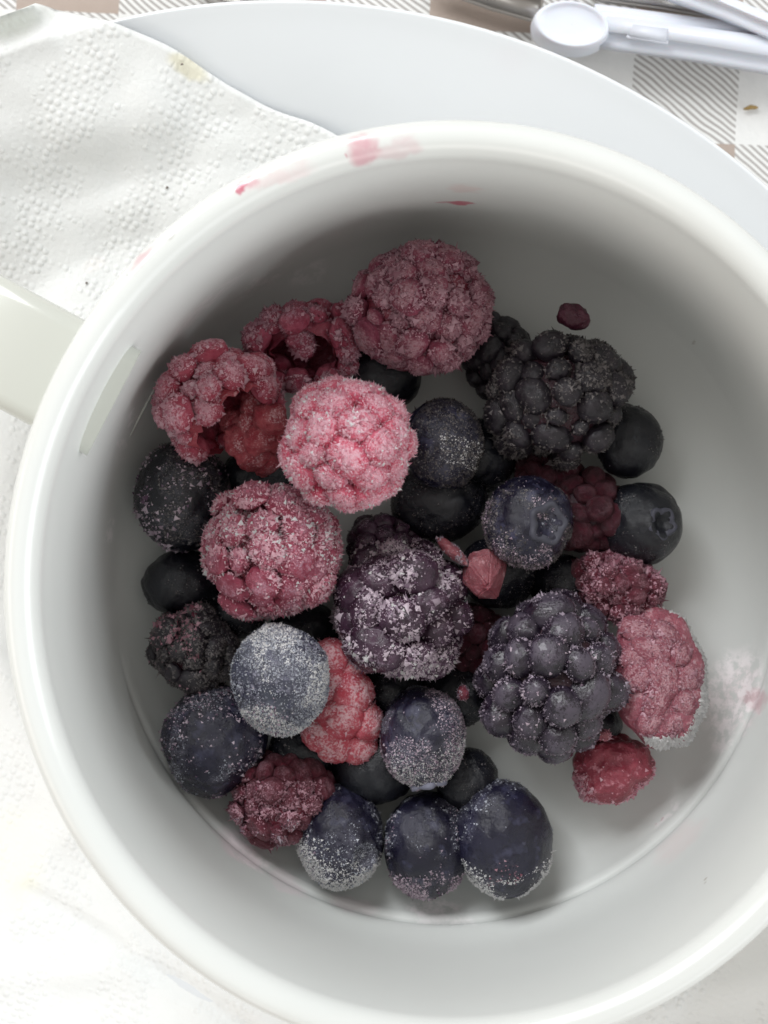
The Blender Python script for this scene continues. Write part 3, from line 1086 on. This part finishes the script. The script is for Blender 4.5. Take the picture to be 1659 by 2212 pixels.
c_red = pulp_mat('pulp_red', (0.28, 0.025, 0.045), (0.44, 0.075, 0.10), (0.70, 0.40, 0.43), 0.38)
c_dusk = pulp_mat('pulp_dusky', (0.16, 0.02, 0.04), (0.28, 0.05, 0.08), (0.42, 0.22, 0.26), 0.40)
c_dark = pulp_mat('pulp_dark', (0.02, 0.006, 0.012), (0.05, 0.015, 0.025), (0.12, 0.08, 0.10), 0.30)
c_pink = pulp_mat('pulp_pink', (0.24, 0.06, 0.08), (0.36, 0.13, 0.15), (0.64, 0.40, 0.44), 0.42)
DB = drupe_meshes(m_bright, 1)
DD = drupe_meshes(m_dusky, 2, lump=0.16)
DM = drupe_meshes(m_mid, 3, lump=0.16)
DO = drupe_meshes(m_open, 4, lump=0.16)
DR = drupe_meshes(m_red, 5, lump=0.14)
DP = drupe_meshes(m_deep, 6, lump=0.14)
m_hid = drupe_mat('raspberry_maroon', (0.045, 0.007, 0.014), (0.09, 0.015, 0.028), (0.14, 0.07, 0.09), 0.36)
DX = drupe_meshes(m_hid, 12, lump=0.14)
m_in = drupe_mat('raspberry_inside', (0.34, 0.035, 0.055), (0.50, 0.11, 0.13), PINKF, 0.34)
DI = drupe_meshes(m_in, 14, lump=0.25, grit=0.16)
DK = drupe_meshes(m_black, 7, lump=0.08, grit=0.02)
DF = drupe_meshes(m_blackf, 8, lump=0.14)
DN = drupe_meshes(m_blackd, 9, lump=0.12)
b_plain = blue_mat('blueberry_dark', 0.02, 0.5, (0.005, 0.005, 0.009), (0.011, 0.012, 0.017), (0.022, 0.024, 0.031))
b_speck = blue_mat('blueberry_speckled', 0.16, 0.8)
b_frost = blue_mat('blueberry_frosted', 0.62, 0.9, (0.05, 0.055, 0.075))
b_mat = blue_mat('blueberry_bloom', 0.24, 1.0)
crown_m = simple_mat('calyx', (0.055, 0.055, 0.075), 0.6).mat
crown_w = simple_mat('calyx_frosted', (0.22, 0.22, 0.29), 0.6).mat
RG, KG = 'frozen raspberries in the mug', 'frozen blackberries in the mug'

F_BR = [dict(mat='white', per=130, size=0.021, mix=0.4, len=0.7, thr=0.48, zmin=0.2), dict(mat='pink', per=260, size=0.024, mix=0.5, len=0.7, thr=0.3, zmin=0.15, min=0.5), dict(mat='pink', per=900, size=0.0165, mix=0.7, len=0.85, thr=0.22, zmin=0.10, min=0.6)]
F_DU = [dict(mat='dusk', per=160, size=0.036, mix=0.15, thr=0.42, zmin=-0.1, len=0.7), dict(mat='dusk', per=700, size=0.018, mix=0.25, thr=0.38, zmin=-0.2)]
F_MD = [dict(mat='pink', per=140, size=0.030, mix=0.2, len=0.7, thr=0.42, zmin=-0.1, min=0.15), dict(mat='pink', per=700, size=0.0175, mix=0.5, len=0.8, thr=0.40, zmin=-0.2, min=0.2)]

drupe_berry('raspberry', 'brightest pink raspberry with large frosted drupelets, on top of the pile', 'raspberry', RG,
            754, 960, 4.45, 148, 146, 0.72, 10, 44, DB, c_red, F_BR, 21, rk=1.38, flat=0.78, jitter=0.11)
drupe_berry('raspberry', 'dusky mauve raspberry against the far wall of the mug, highest in the picture', 'raspberry', RG,
            914, 671, 3.25, 160, 148, 0.85, 0, 78, DD, c_dusk, F_DU, 22, rk=1.30, flat=0.68, jitter=0.20, holes=0.03)
drupe_berry('raspberry', 'torn hollow raspberry touching the left wall, its red inside facing down right', 'raspberry', RG,
            484, 880, 3.35, 148, 132, 0.72, -15, 62, DO, c_red, F_MD, 23, rk=1.25, flat=0.8, jitter=0.22, cut=((0.55, -0.66, 0.45), 0.36), cavity=1.2,
            extra=[(545, 985, -0.05, 0.20, (0.2, -0.6, 0.8)), (520, 950, 0.0, 0.20, (0, -0.2, 1)), (560, 950, 0.05, 0.19, (0.4, 0, 1)), (585, 905, 0.08, 0.2, (0.5, 0.2, 1)), (540, 915, -0.02, 0.2, (0, 0.2, 1)),
                   (505, 915, -0.1, 0.17, (0, 0, 1)), (600, 945, -0.12, 0.2, (0.6, -0.3, 0.6)), (575, 1000, -0.2, 0.17, (0.4, -0.7, 0.5)), (550, 878, -0.05, 0.18, (0.2, 0.1, 1))], extra_mesh=DI)
drupe_berry('raspberry', 'open raspberry with a dark hollow, behind the bright pink raspberry', 'raspberry', RG,
            658, 748, 3.0, 134, 98, 0.70, 12, 58, DM, c_dusk, [dict(mat='dusk', per=140, size=0.030, mix=0.2, len=0.7, thr=0.42, zmin=-0.2), dict(mat='dusk', per=600, size=0.019, mix=0.4, thr=0.38, zmin=-0.2, min=0.2)], 24, rk=1.2, jitter=0.22,
            cut=((0.0, -0.45, 0.85), 0.60), cavity=1.1,
            extra=[(645, 722, 0.28, 0.17, (0, 0, 1)), (655, 745, 0.22, 0.15, (0.2, -0.2, 1))])
drupe_berry('raspberry', 'squarish raspberry with thick white frost, below left of the brightest raspberry', 'raspberry', RG,
            588, 1190, 3.50, 152, 145, 0.78, 20, 56, DM, c_dusk, [dict(mat='white', per=170, size=0.025, mix=0.3, len=0.8, thr=0.52, freq=1.6, zmin=-0.2), dict(mat='pink', per=240, size=0.029, mix=0.25, len=0.7, thr=0.45, freq=1.4, zmin=-0.3, min=0.08), dict(mat='pink', per=900, size=0.018, mix=0.45, len=0.9, thr=0.42, freq=1.5, zmin=-0.3, min=0.16)], 25,
            rk=1.36, flat=0.50, jitter=0.20)
drupe_berry('raspberry', 'dark red raspberry under the round dark blueberry by the right wall', 'raspberry', RG,
            1335, 1268, 2.75, 112, 72, 0.55, -14, 56, DP, c_dusk, [dict(mat='dusk', per=110, size=0.028, mix=0.2, thr=0.5), dict(mat='dusk', per=260, size=0.017, mix=0.3, thr=0.47)], 26, rk=1.2, jitter=0.2)
drupe_berry('raspberry', 'shadowed raspberry with a frosted tip, lower left beside the three front blueberries', 'raspberry', RG,
            618, 1722, 2.70, 118, 112, 0.60, 30, 66, DP, c_dusk,
            [dict(mat='dusk', per=420, size=0.020, mix=0.4, thr=0.42, fn=lambda P, N: (P[:, 1] < 0.25) & (P[:, 0] < 0.45)),
             dict(mat='mauve', per=320, size=0.019, mix=0.4, thr=0.47, fn=lambda P, N: P[:, 1] < -0.20)], 27, rk=1.25, flat=0.7, jitter=0.2)
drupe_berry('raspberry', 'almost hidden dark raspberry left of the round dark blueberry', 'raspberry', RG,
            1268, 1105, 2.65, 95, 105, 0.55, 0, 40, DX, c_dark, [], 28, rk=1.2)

drupe_berry('raspberry', 'added maroon filler raspberry low in the gap between the purple and the large blackberry', 'raspberry', RG,  # filler added to darken the gap over bright mug floor
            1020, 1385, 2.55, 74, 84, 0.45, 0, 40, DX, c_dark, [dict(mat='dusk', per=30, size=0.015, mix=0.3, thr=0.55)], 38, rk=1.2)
drupe_berry('raspberry', 'added maroon filler raspberry under the lower edge of the dark blackberry', 'raspberry', RG,  # another added filler, keeps this gap dark
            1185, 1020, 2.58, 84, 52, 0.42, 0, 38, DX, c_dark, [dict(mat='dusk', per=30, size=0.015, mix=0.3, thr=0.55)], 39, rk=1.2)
# blackberries
drupe_berry('blackberry', 'large blackberry with smooth round drupelets, lower right of the pile', 'blackberry', KG,
            1192, 1462, 3.20, 154, 188, 0.92, -8, 44, DK, c_dark,
            [dict(mat='mauve', per=40, size=0.020, mix=0.15, thr=0.50, freq=3.2, zmin=0.1), dict(mat='black', per=260, size=0.0105, mix=0.3, thr=0.46, freq=2.2, zmin=-0.1), dict(mat='black', per=500, size=0.016, mix=0.3, thr=0.30, zmin=-0.15, fn=lambda P, N: N[:, 2] < 0.55)], 31,
            rk=1.14, flat=0.95, out=0.82, jitter=0.12)
drupe_berry('blackberry', 'heavily frosted purple blackberry in the middle of the pile', 'blackberry', KG,
            868, 1315, 3.30, 155, 155, 0.85, 15, 32, DF, c_dark,
            [dict(mat='white', per=170, size=0.025, mix=0.2, thr=0.54, freq=1.6, zmin=0.1), dict(mat='mauve', per=330, size=0.031, mix=0.15, len=0.7, thr=0.45, freq=1.5, zmin=0.0, min=0.10), dict(mat='mauve', per=1500, size=0.0175, mix=0.3, thr=0.44, freq=1.6, zmin=-0.1, min=0.14)], 32, rk=1.26, flat=0.85, jitter=0.2)
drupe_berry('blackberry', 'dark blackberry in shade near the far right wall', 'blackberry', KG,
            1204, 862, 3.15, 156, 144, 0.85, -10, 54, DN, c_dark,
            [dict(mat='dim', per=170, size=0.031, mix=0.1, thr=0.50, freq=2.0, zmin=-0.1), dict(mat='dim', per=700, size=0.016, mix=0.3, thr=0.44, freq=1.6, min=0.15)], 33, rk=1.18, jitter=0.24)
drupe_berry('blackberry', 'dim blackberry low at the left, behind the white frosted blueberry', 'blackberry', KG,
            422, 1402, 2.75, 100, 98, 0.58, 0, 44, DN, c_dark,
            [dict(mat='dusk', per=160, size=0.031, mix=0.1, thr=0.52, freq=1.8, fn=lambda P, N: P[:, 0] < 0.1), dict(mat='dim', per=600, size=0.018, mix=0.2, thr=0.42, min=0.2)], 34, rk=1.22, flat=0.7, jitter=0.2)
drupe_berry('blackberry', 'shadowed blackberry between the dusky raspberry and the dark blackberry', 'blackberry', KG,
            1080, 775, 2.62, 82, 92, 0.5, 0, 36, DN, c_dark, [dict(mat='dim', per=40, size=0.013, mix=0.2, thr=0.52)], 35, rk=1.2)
drupe_berry('blackberry', 'small dim blackberry tucked behind the heavily frosted purple one', 'blackberry', KG,
            830, 1180, 2.85, 92, 66, 0.5, 0, 34, DF, c_dark, [dict(mat='dim', per=220, size=0.014, mix=0.3, thr=0.48)], 36, rk=1.2)

# blueberries
SPK = lambda n, thr=0.55, mat='mauve', size=0.016, **k: dict(mat=mat, n=int(n * 1.5), size=size * 1.15, thr=thr - 0.02, **k)
blueberry('dark blueberry with sparse white specks and a crease, against the left wall', 395, 1072, 2.75, 106, 122, 0.60, 0, b_plain,
          [SPK(520, 0.5, 'mauve', 0.022, freq=4.0, mix=0.1), SPK(3500, 0.55, 'dim', 0.012)], 41, pole=(-0.75, -0.45, 0.12), crown=False,
          dents=(((-0.80, -0.55, 0.25), 0.22, 0.10),))
blueberry('blueberry coated in thick white frost, above the lower left blueberry', 606, 1466, 3.80, 106, 122, 0.58, 8, b_frost,
          [dict(mat='blue', n=12000, size=0.0125, thr=0.42, min=0.22, freq=1.9, mix=0.35), dict(mat='white', n=9000, size=0.014, thr=0.50, freq=2.2),
           dict(mat='mauve', n=1500, size=0.018, thr=0.52, fn=lambda P, N: (P[:, 1] < 0.1) & (P[:, 0] < 0.2))], 42, crown=False, dents=(((0.2, -0.8, 0.45), 0.5, 0.06),))
blueberry('dark blueberry with scattered specks, at the lower left by the ring of the floor', 462, 1598, 2.78, 112, 124, 0.62, -10, b_speck,
          [SPK(900, 0.52, 'mauve', 0.016, freq=2.4, mix=0.15), SPK(2600, 0.55, 'blue', 0.010), dict(mat='mauve', n=600, size=0.02, thr=0.4, fn=lambda P, N: (P[:, 0] < -0.35) & (P[:, 1] > -0.2))], 43, crown=False)
blueberry('frost dusted blueberry between the large blackberry and the red raspberry pieces', 914, 1590, 3.15, 92, 113, 0.55, 0, b_mat,
          [dict(mat='mauve', n=5000, size=0.0125, thr=0.52, freq=2.0), dict(mat='blue', n=5000, size=0.008, thr=0.54), dict(mat='white', n=5000, size=0.011, thr=0.45, fn=lambda P, N: soft(np.abs(P[:, 0] + 0.1) * 0.6 - P[:, 1] - 0.34, 0.25))], 44,
          crown=True, pole=(0.15, -0.98, 0.05), crown_mat=crown_w)
blueberry('blueberry with a pale blue dimple, leftmost of the three in front', 737, 1806, 2.72, 97, 117, 0.60, 0, b_speck,
          [dict(mat='white', n=9500, size=0.0145, thr=0.38, fn=lambda P, N: soft(-0.16 - 0.3 * P[:, 0] - P[:, 1], 0.3) & soft(0.80 - N[:, 2], 0.3)), SPK(1500, 0.5, 'blue', 0.011), dict(mat='mauve', n=1000, size=0.012, thr=0.5, fn=lambda P, N: P[:, 0] < -0.3),
           dict(mat='blue', n=16000, size=0.0075, thr=0.30, mix=0.1, fn=lambda P, N: np.hypot((P[:, 0] - 0.29) * 1.25, P[:, 1] + 0.20) < 0.19)], 45,
          pole=(0.52, -0.28, 0.80), crown=True, crownsize=0.30, crown_mat=None, dents=())
blueberry('blueberry with a frosted lower edge, middle of the three in front', 924, 1826, 2.70, 96, 116, 0.58, 0, b_speck,
          [dict(mat='mauve', n=9000, size=0.016, thr=0.36, fn=lambda P, N: soft(-0.38 - P[:, 1], 0.22)), SPK(1700, 0.5, 'blue', 0.011, fn=lambda P, N: P[:, 1] > -0.1), SPK(500, 0.55)], 46,
          pole=(0.12, 0.25, 0.9), crown=False, dents=(((0.1, -0.45, 0.9), 0.42, 0.05), ((0.05, 0.5, 0.8), 0.4, 0.04)))
blueberry('blueberry with a reddish smear and frosted lower edge, rightmost of the three in front', 1086, 1810, 2.78, 106, 128, 0.66, 5, b_speck,
          [dict(mat='white', n=9000, size=0.015, thr=0.40, fn=lambda P, N: soft(-0.46 - P[:, 1] + 0.55 * np.maximum(np.abs(P[:, 0]) - 0.2, 0), 0.25)), SPK(1300, 0.52, 'blue', 0.011, fn=lambda P, N: P[:, 1] > 0.0),
           dict(mat='dusk', n=900, size=0.02, thr=0.42, fn=lambda P, N: (np.hypot(P[:, 0] - 0.0, (P[:, 1] + 0.42) * 0.8) < 0.2) & (N[:, 2] > 0))], 47, crown=False,
          dents=(((0.0, 0.28, 0.95), 0.22, -0.05), ((0.35, -0.15, 0.9), 0.35, 0.04)))
blueberry('blueberry with a raised frosted crown, right of centre above the pink shard', 1142, 1128, 3.35, 98, 102, 0.52, 0, b_mat,
          [SPK(2400, 0.5, 'mauve', 0.0125, freq=2.0, fn=lambda P, N: P[:, 0] < 0.25), SPK(2800, 0.52, 'dim', 0.012), dict(mat='blue', n=1500, size=0.012, thr=0.4, fn=lambda P, N: np.hypot(P[:, 0] - 0.21, P[:, 1] + 0.02) < 0.075),
           dict(mat='mauve', n=1500, size=0.013, thr=0.3, fn=lambda P, N: (np.abs(np.hypot(P[:, 0] - 0.21, P[:, 1] + 0.02) - 0.2) < 0.035) & (P[:, 0] > 0.16))], 48,
          pole=(0.40, -0.03, 0.91), crown=True, crownsize=0.36, crown_mat=crown_m)
blueberry('blueberry half covered by the brightest raspberry, with a band of white grains', 958, 960, 3.15, 88, 98, 0.50, 0, b_mat,
          [dict(mat='white', n=2600, size=0.0125, thr=0.36, fn=lambda P, N: (P[:, 0] > -0.05) & (np.abs(P[:, 1] + 0.05 + 0.25 * P[:, 0]) < 0.17)), SPK(2500, 0.5, 'dim', 0.012)], 49, crown=False,
          dents=(((0.0, 0.7, 0.6), 0.5, 0.06),))
blueberry('round dark blueberry with a star crown, by the right wall', 1384, 1132, 2.74, 90, 91, 0.50, 0, b_plain,
          [SPK(300, 0.6, 'dim', 0.009)], 50, pole=(0.42, 0.02, 0.84), crown=True, crownsize=0.30, crown_mat=crown_m)
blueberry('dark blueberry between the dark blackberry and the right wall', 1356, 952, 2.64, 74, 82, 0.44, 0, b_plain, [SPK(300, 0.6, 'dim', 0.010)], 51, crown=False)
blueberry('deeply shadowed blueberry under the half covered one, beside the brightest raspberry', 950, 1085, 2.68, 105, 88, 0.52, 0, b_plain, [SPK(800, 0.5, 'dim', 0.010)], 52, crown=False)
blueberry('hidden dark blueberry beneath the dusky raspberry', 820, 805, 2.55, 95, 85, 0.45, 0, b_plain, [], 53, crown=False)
blueberry('added dark filler blueberry behind the three in front', 810, 1655, 2.60, 92, 88, 0.48, 0, b_plain, [SPK(300, 0.6, 'dim', 0.009)], 54, crown=False)  # added to make the gap behind the front row dark
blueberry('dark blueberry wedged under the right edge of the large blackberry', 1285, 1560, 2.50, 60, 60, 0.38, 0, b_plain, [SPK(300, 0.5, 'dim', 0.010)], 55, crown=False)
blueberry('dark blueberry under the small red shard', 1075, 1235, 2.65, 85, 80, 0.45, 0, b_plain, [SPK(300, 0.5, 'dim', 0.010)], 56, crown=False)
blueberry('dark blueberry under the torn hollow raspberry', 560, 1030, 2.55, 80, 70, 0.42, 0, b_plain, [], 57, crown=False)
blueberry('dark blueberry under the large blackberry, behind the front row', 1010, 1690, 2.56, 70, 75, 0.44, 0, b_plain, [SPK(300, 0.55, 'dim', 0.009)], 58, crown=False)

for (px, py, z, rx, ry, sd, lab) in ((395, 1258, 2.50, 88, 74, 70, 'added filler berry low against the left wall, under the squarish frosted raspberry'),  # filler berries added to stand in for the dark of shaded gaps
                                     (512, 1322, 2.52, 66, 58, 78, 'added gap filler berry under the squarish frosted raspberry, right of the dim blackberry'),
                                     (1040, 985, 2.55, 78, 80, 72, 'added filler berry in the gap left of the dark blackberry'),
                                     (655, 1372, 2.62, 80, 76, 73, 'added filler berry behind the white frosted blueberry, at the middle blackberry'),
                                     (985, 1500, 2.55, 80, 74, 74, 'added filler berry in the gap under the tiny pink crumb'),
                                     (845, 1490, 2.58, 72, 70, 75, 'added filler berry below the frosted purple blackberry, right of the red piece'),
                                     (1215, 1262, 2.55, 70, 66, 76, 'added filler berry in the gap above the large blackberry'),
                                     (655, 1620, 2.50, 74, 66, 77, 'added filler berry under the broken red raspberry piece')):
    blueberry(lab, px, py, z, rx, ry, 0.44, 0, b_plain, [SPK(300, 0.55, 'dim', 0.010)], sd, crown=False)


# raspberry fragments ------------------------------------------------------
# the red broken piece below the white blueberry
C = at(752, 1530, 3.0)
rl = Vector((C.x, C.y, C.z - 0.5))
root = thing('raspberry_piece', 'broken bright red raspberry piece right of the white frosted blueberry', 'raspberry', rl, 'broken raspberry pieces in the mug')
cl_ = Cluster()
for k, (dx, dy, dz, s, nvz) in enumerate(((712, 1425, 0.18, 0.26, (-0.2, 0.3, 1)), (752, 1440, 0.12, 0.24, (0.4, 0.3, 1)), (760, 1497, 0.20, 0.27, (0.5, 0.1, 1)), (715, 1480, 0.16, 0.28, (-0.2, 0, 1)),
                                        (790, 1560, 0.10, 0.24, (0.7, 0, 0.8)), (735, 1545, 0.20, 0.29, (0, 0, 1)), (700, 1580, 0.08, 0.28, (-0.4, -0.1, 1)), (775, 1612, 0.02, 0.23, (0.4, -0.4, 1)),
                                        (725, 1605, 0.06, 0.26, (-0.1, -0.5, 1)), (690, 1530, 0.05, 0.25, (-0.5, 0, 1)), (745, 1580, -0.1, 0.3, (0, 0, 1)), (730, 1480, -0.15, 0.3, (0, 0, 1)))):
    p = at(dx, dy, C.z + dz)
    cl_.M.append(placed(root, rl, DR[k % 5], C, p - C, (s, s * (0.9 + 0.2 * random.random()), s * 0.8), nvz, k * 1.3))
P, N = cl_.sample(800, -0.1)
kp = RNG.random(len(P)) < np.clip((fbm(P * 2.0, 3) - 0.42) / 0.15 + 0.5 + 0.5 * (P[:, 0] - C.x), 0.10, 1)
add_frost(root, rl, P[kp], N[kp], FM['pink'], 0.0145, 0.6)

# half raspberry standing on its skin, the cut face up
C = at(1425, 1462, 3.05)
rl = Vector((C.x, C.y, 2.15))
root = thing('raspberry_half', 'cut half of a raspberry with a white frosted rim, against the right wall', 'raspberry', rl, 'broken raspberry pieces in the mug')
Vv, Fv = ICO[5]
ax = np.array([pxs(104, 3.05), pxs(156, 3.05), 0.62])
d = 1 + 0.05 * (fbm(Vv * 3 + 4, 2) - 0.5)
lob = 1 + 0.03 * np.sin(np.arctan2(Vv[:, 1], Vv[:, 0]) * 9)
q = Vv * (d * lob)[:, None] * ax
up = q[:, 2] > 0
q[up, 2] = 0.48 * q[up, 2] + 0.05 * (fbm(q[up] * 4 + 2, 3) - 0.5)
RH = np.array(Matrix.Rotation(math.radians(14), 3, 'Y') @ Matrix.Rotation(math.radians(-8), 3, 'X') @ Matrix.Rotation(math.radians(6), 3, 'Z'))
qh = q @ RH.T + np.array(C)
m_half = pulp_mat('pulp_cut_face', (0.26, 0.06, 0.09), (0.36, 0.115, 0.15), (0.58, 0.34, 0.38), 0.48)
link('pulp', new_mesh('pulp', (qh - np.array(rl)) * CM, Fv), m_half, root)
m_cut = drupe_mat('raspberry_cut', (0.26, 0.06, 0.09), (0.36, 0.12, 0.155), (0.58, 0.34, 0.38), 0.46)
DC = drupe_meshes(m_cut, 10, lump=0.16)
cl_ = Cluster()
for k, (dx, dy, sx, sy_) in enumerate(((1385, 1350, 0.24, 0.14), (1440, 1372, 0.22, 0.14), (1400, 1405, 0.25, 0.15), (1470, 1418, 0.17, 0.15), (1415, 1465, 0.27, 0.16), (1485, 1480, 0.16, 0.20), (1395, 1515, 0.26, 0.14),
                                       (1465, 1535, 0.19, 0.15), (1385, 1562, 0.24, 0.13), (1435, 1580, 0.18, 0.12), (1360, 1460, 0.2, 0.16), (1365, 1415, 0.2, 0.14))):
    p = at(dx, dy, C.z)
    lx, ly = (p.x - C.x) / ax[0], (p.y - C.y) / ax[1]
    hz = 0.48 * ax[2] * math.sqrt(max(0.02, 1 - lx * lx - ly * ly))
    off = RH @ np.array([(p.x - C.x) * 0.86 - 0.03, (p.y - C.y) * 0.9 + 0.02, hz - 0.03])
    nvz = RH @ np.array([lx * 0.5, ly * 0.35, 1.0])
    cl_.M.append(placed(root, rl, DC[k % 5], C, off, (sx * 1.05, sy_ * 1.25, 0.085), nvz, math.radians(-12 + 10 * (k % 3))))
P, N = cl_.sample(480, -0.1)
kp = RNG.random(len(P)) < np.clip((fbm(P * 3.0, 3) - 0.48) / 0.15 + 0.5, 0.15, 1)
add_frost(root, rl, P[kp], N[kp], FM['dusk'], 0.021, 0.3)
p = RNG.normal(size=(26000, 3))
p /= np.linalg.norm(p, axis=1)[:, None]
p = p[(p[:, 2] > 0.10) & (p[:, 2] < 0.85)]
p = p[(p[:, 0] > 0.0) | (p[:, 1] < -0.75)]
q = p * (1 + 0.03 * np.sin(np.arctan2(p[:, 1], p[:, 0]) * 9))[:, None] * ax
q[:, 2] = np.where(q[:, 2] > 0, 0.48 * q[:, 2], q[:, 2])
nn_ = p / ax
nn_ /= np.linalg.norm(nn_, axis=1)[:, None]
kp = RNG.random(len(q)) < np.clip((0.60 + 0.3 * p[:, 0] - 0.45 * p[:, 1]), 0.15, 1) * np.clip((0.44 + 0.10 * p[:, 0] - 0.24 * p[:, 1] + 0.5 * (fbm(q * 3, 2) - 0.5) - p[:, 2]) / 0.12, 0, 1)
add_frost(root, rl, (q @ RH.T + np.array(C))[kp], (nn_ @ RH.T)[kp], FM['white'], 0.025, 0.10, 0.6)


def lump_piece(name, label, px, py, z, rx, ry, rz, seed, mat, sub=5, facet=False, amp=0.35, rot=0):
    C = at(px, py, z)
    rl = Vector((C.x, C.y, C.z - rz))
    root = thing(name, label, 'raspberry', rl, 'broken raspberry pieces in the mug')
    ax = np.array([pxs(rx, z), pxs(ry, z), rz])
    R = np.array(Matrix.Rotation(math.radians(rot), 3, 'Z'))
    if facet:
        r = np.random.default_rng(seed)
        pts = spread(15, r, 12)
        pts /= np.linalg.norm(pts, axis=1)[:, None]
        bm = bmesh.new()
        for q in (pts * ax) @ R.T:
            bm.verts.new(q)
        bmesh.ops.convex_hull(bm, input=bm.verts[:])
        bmesh.ops.delete(bm, geom=[v for v in bm.verts if not v.link_faces], context='VERTS')
        bmesh.ops.bevel(bm, geom=bm.edges[:], offset=0.02, segments=2, affect='EDGES', clamp_overlap=True)
        bmesh.ops.triangulate(bm, faces=bm.faces[:])
        bmesh.ops.subdivide_edges(bm, edges=bm.edges[:], cuts=2, use_grid_fill=True)
        for v in bm.verts:
            v.co += v.co.normalized() * 0.03 * mnoise.noise(v.co * 9 + Vector((seed, 0, 0)))
            v.co += Vector((C - rl))
            v.co *= CM
        me = bpy.data.meshes.new('pulp')
        bm.to_mesh(me)
        bm.free()
        link('pulp', me, mat, root)
        return root, C, rl, ax, None
    Vv, Fv = ICO[sub]

    def shape(p):
        d = 1 + amp * (fbm(p * 1.6 + seed, 3) - 0.5) + 0.10 * (fbm(p * 6 + seed, 3) - 0.5)
        return (p * d[:, None] * ax) @ R.T
    V = shape(Vv)
    link('pulp', new_mesh('pulp', (V + np.array(C) - np.array(rl)) * CM, Fv), mat, root)
    return root, C, rl, ax, shape


def lump_frost(info, n, mat, size, fn=None, mix=0.6, thr=0.4, freq=2.5, length=1.0):
    root, C, rl, ax, shape = info
    p = RNG.normal(size=(n, 3))
    p /= np.linalg.norm(p, axis=1)[:, None]
    P = shape(p)
    N = P / ax ** 2
    N /= np.linalg.norm(N, axis=1)[:, None]
    kp = (N[:, 2] > -0.5) & (RNG.random(n) < np.clip((fbm(P * freq + 3, 3) - thr) / 0.12 + 0.5, 0.02, 1))
    if fn:
        kp &= fn(P, N)
    add_frost(root, rl, P[kp] + np.array(C), N[kp], FM[mat], size, mix, length)


c_chunk = pulp_mat('pulp_chunk', (0.17, 0.015, 0.03), (0.34, 0.055, 0.085), (0.66, 0.30, 0.36), 0.42)
i17 = lump_piece('raspberry_chunk', 'round deep red raspberry chunk with a frosted edge, on bare mug floor', 1322, 1660, 2.62, 84, 76, 0.46, 61, c_chunk, amp=0.45)
lump_frost(i17, 12000, 'pink', 0.018, lambda P, N: soft(-0.10 - P[:, 1] + 0.35 * np.maximum(P[:, 0], 0), 0.2) & soft(0.44 - N[:, 2], 0.25) & (N[:, 2] > 0.0), thr=0.3, mix=0.12, length=0.5)
lump_frost(i17, 7000, 'pink', 0.022, lambda P, N: N[:, 2] > 0.3, thr=0.53, mix=0.25)
i13 = lump_piece('raspberry_shard', 'small angular pink raspberry shard beside the frosted purple blackberry', 1052, 1240, 3.35, 58, 60, 0.30, 5, c_pink, facet=True, rot=20)
c_maroon = pulp_mat('pulp_maroon', (0.05, 0.008, 0.02), (0.10, 0.018, 0.04), (0.14, 0.06, 0.08), 0.3)
i27 = lump_piece('raspberry_drupelet', 'single dark red drupelet stuck to the far right wall of the mug', 1238, 684, 3.4, 38, 28, 0.16, 63, c_maroon, amp=0.6, rot=-25, sub=4)
i13b = lump_piece('raspberry_sliver', 'narrow pinkish sliver leaning on the back of the frosted purple blackberry', 978, 1192, 3.45, 44, 14, 0.10, 64, c_pink, amp=0.3, rot=-42, sub=4)
lump_frost(i13b, 400, 'mauve', 0.014)
i29 = lump_piece('raspberry_crumb', 'tiny pink crumb between the dusted blueberry and the large blackberry', 1000, 1497, 3.15, 13, 17, 0.08, 65, c_dusk, amp=0.5, sub=4)
lump_frost(i29, 200, 'mauve', 0.014)
i30 = lump_piece('raspberry_crumb', 'tiny pink crumb at the lower right edge of the large blackberry', 1303, 1588, 2.98, 17, 13, 0.08, 66, c_pink, amp=0.5, sub=4)
lump_frost(i30, 200, 'pink', 0.014)

print('objects', len(bpy.data.objects), 'tris', sum(len(o.data.polygons) for o in bpy.data.objects if o.type == 'MESH'))
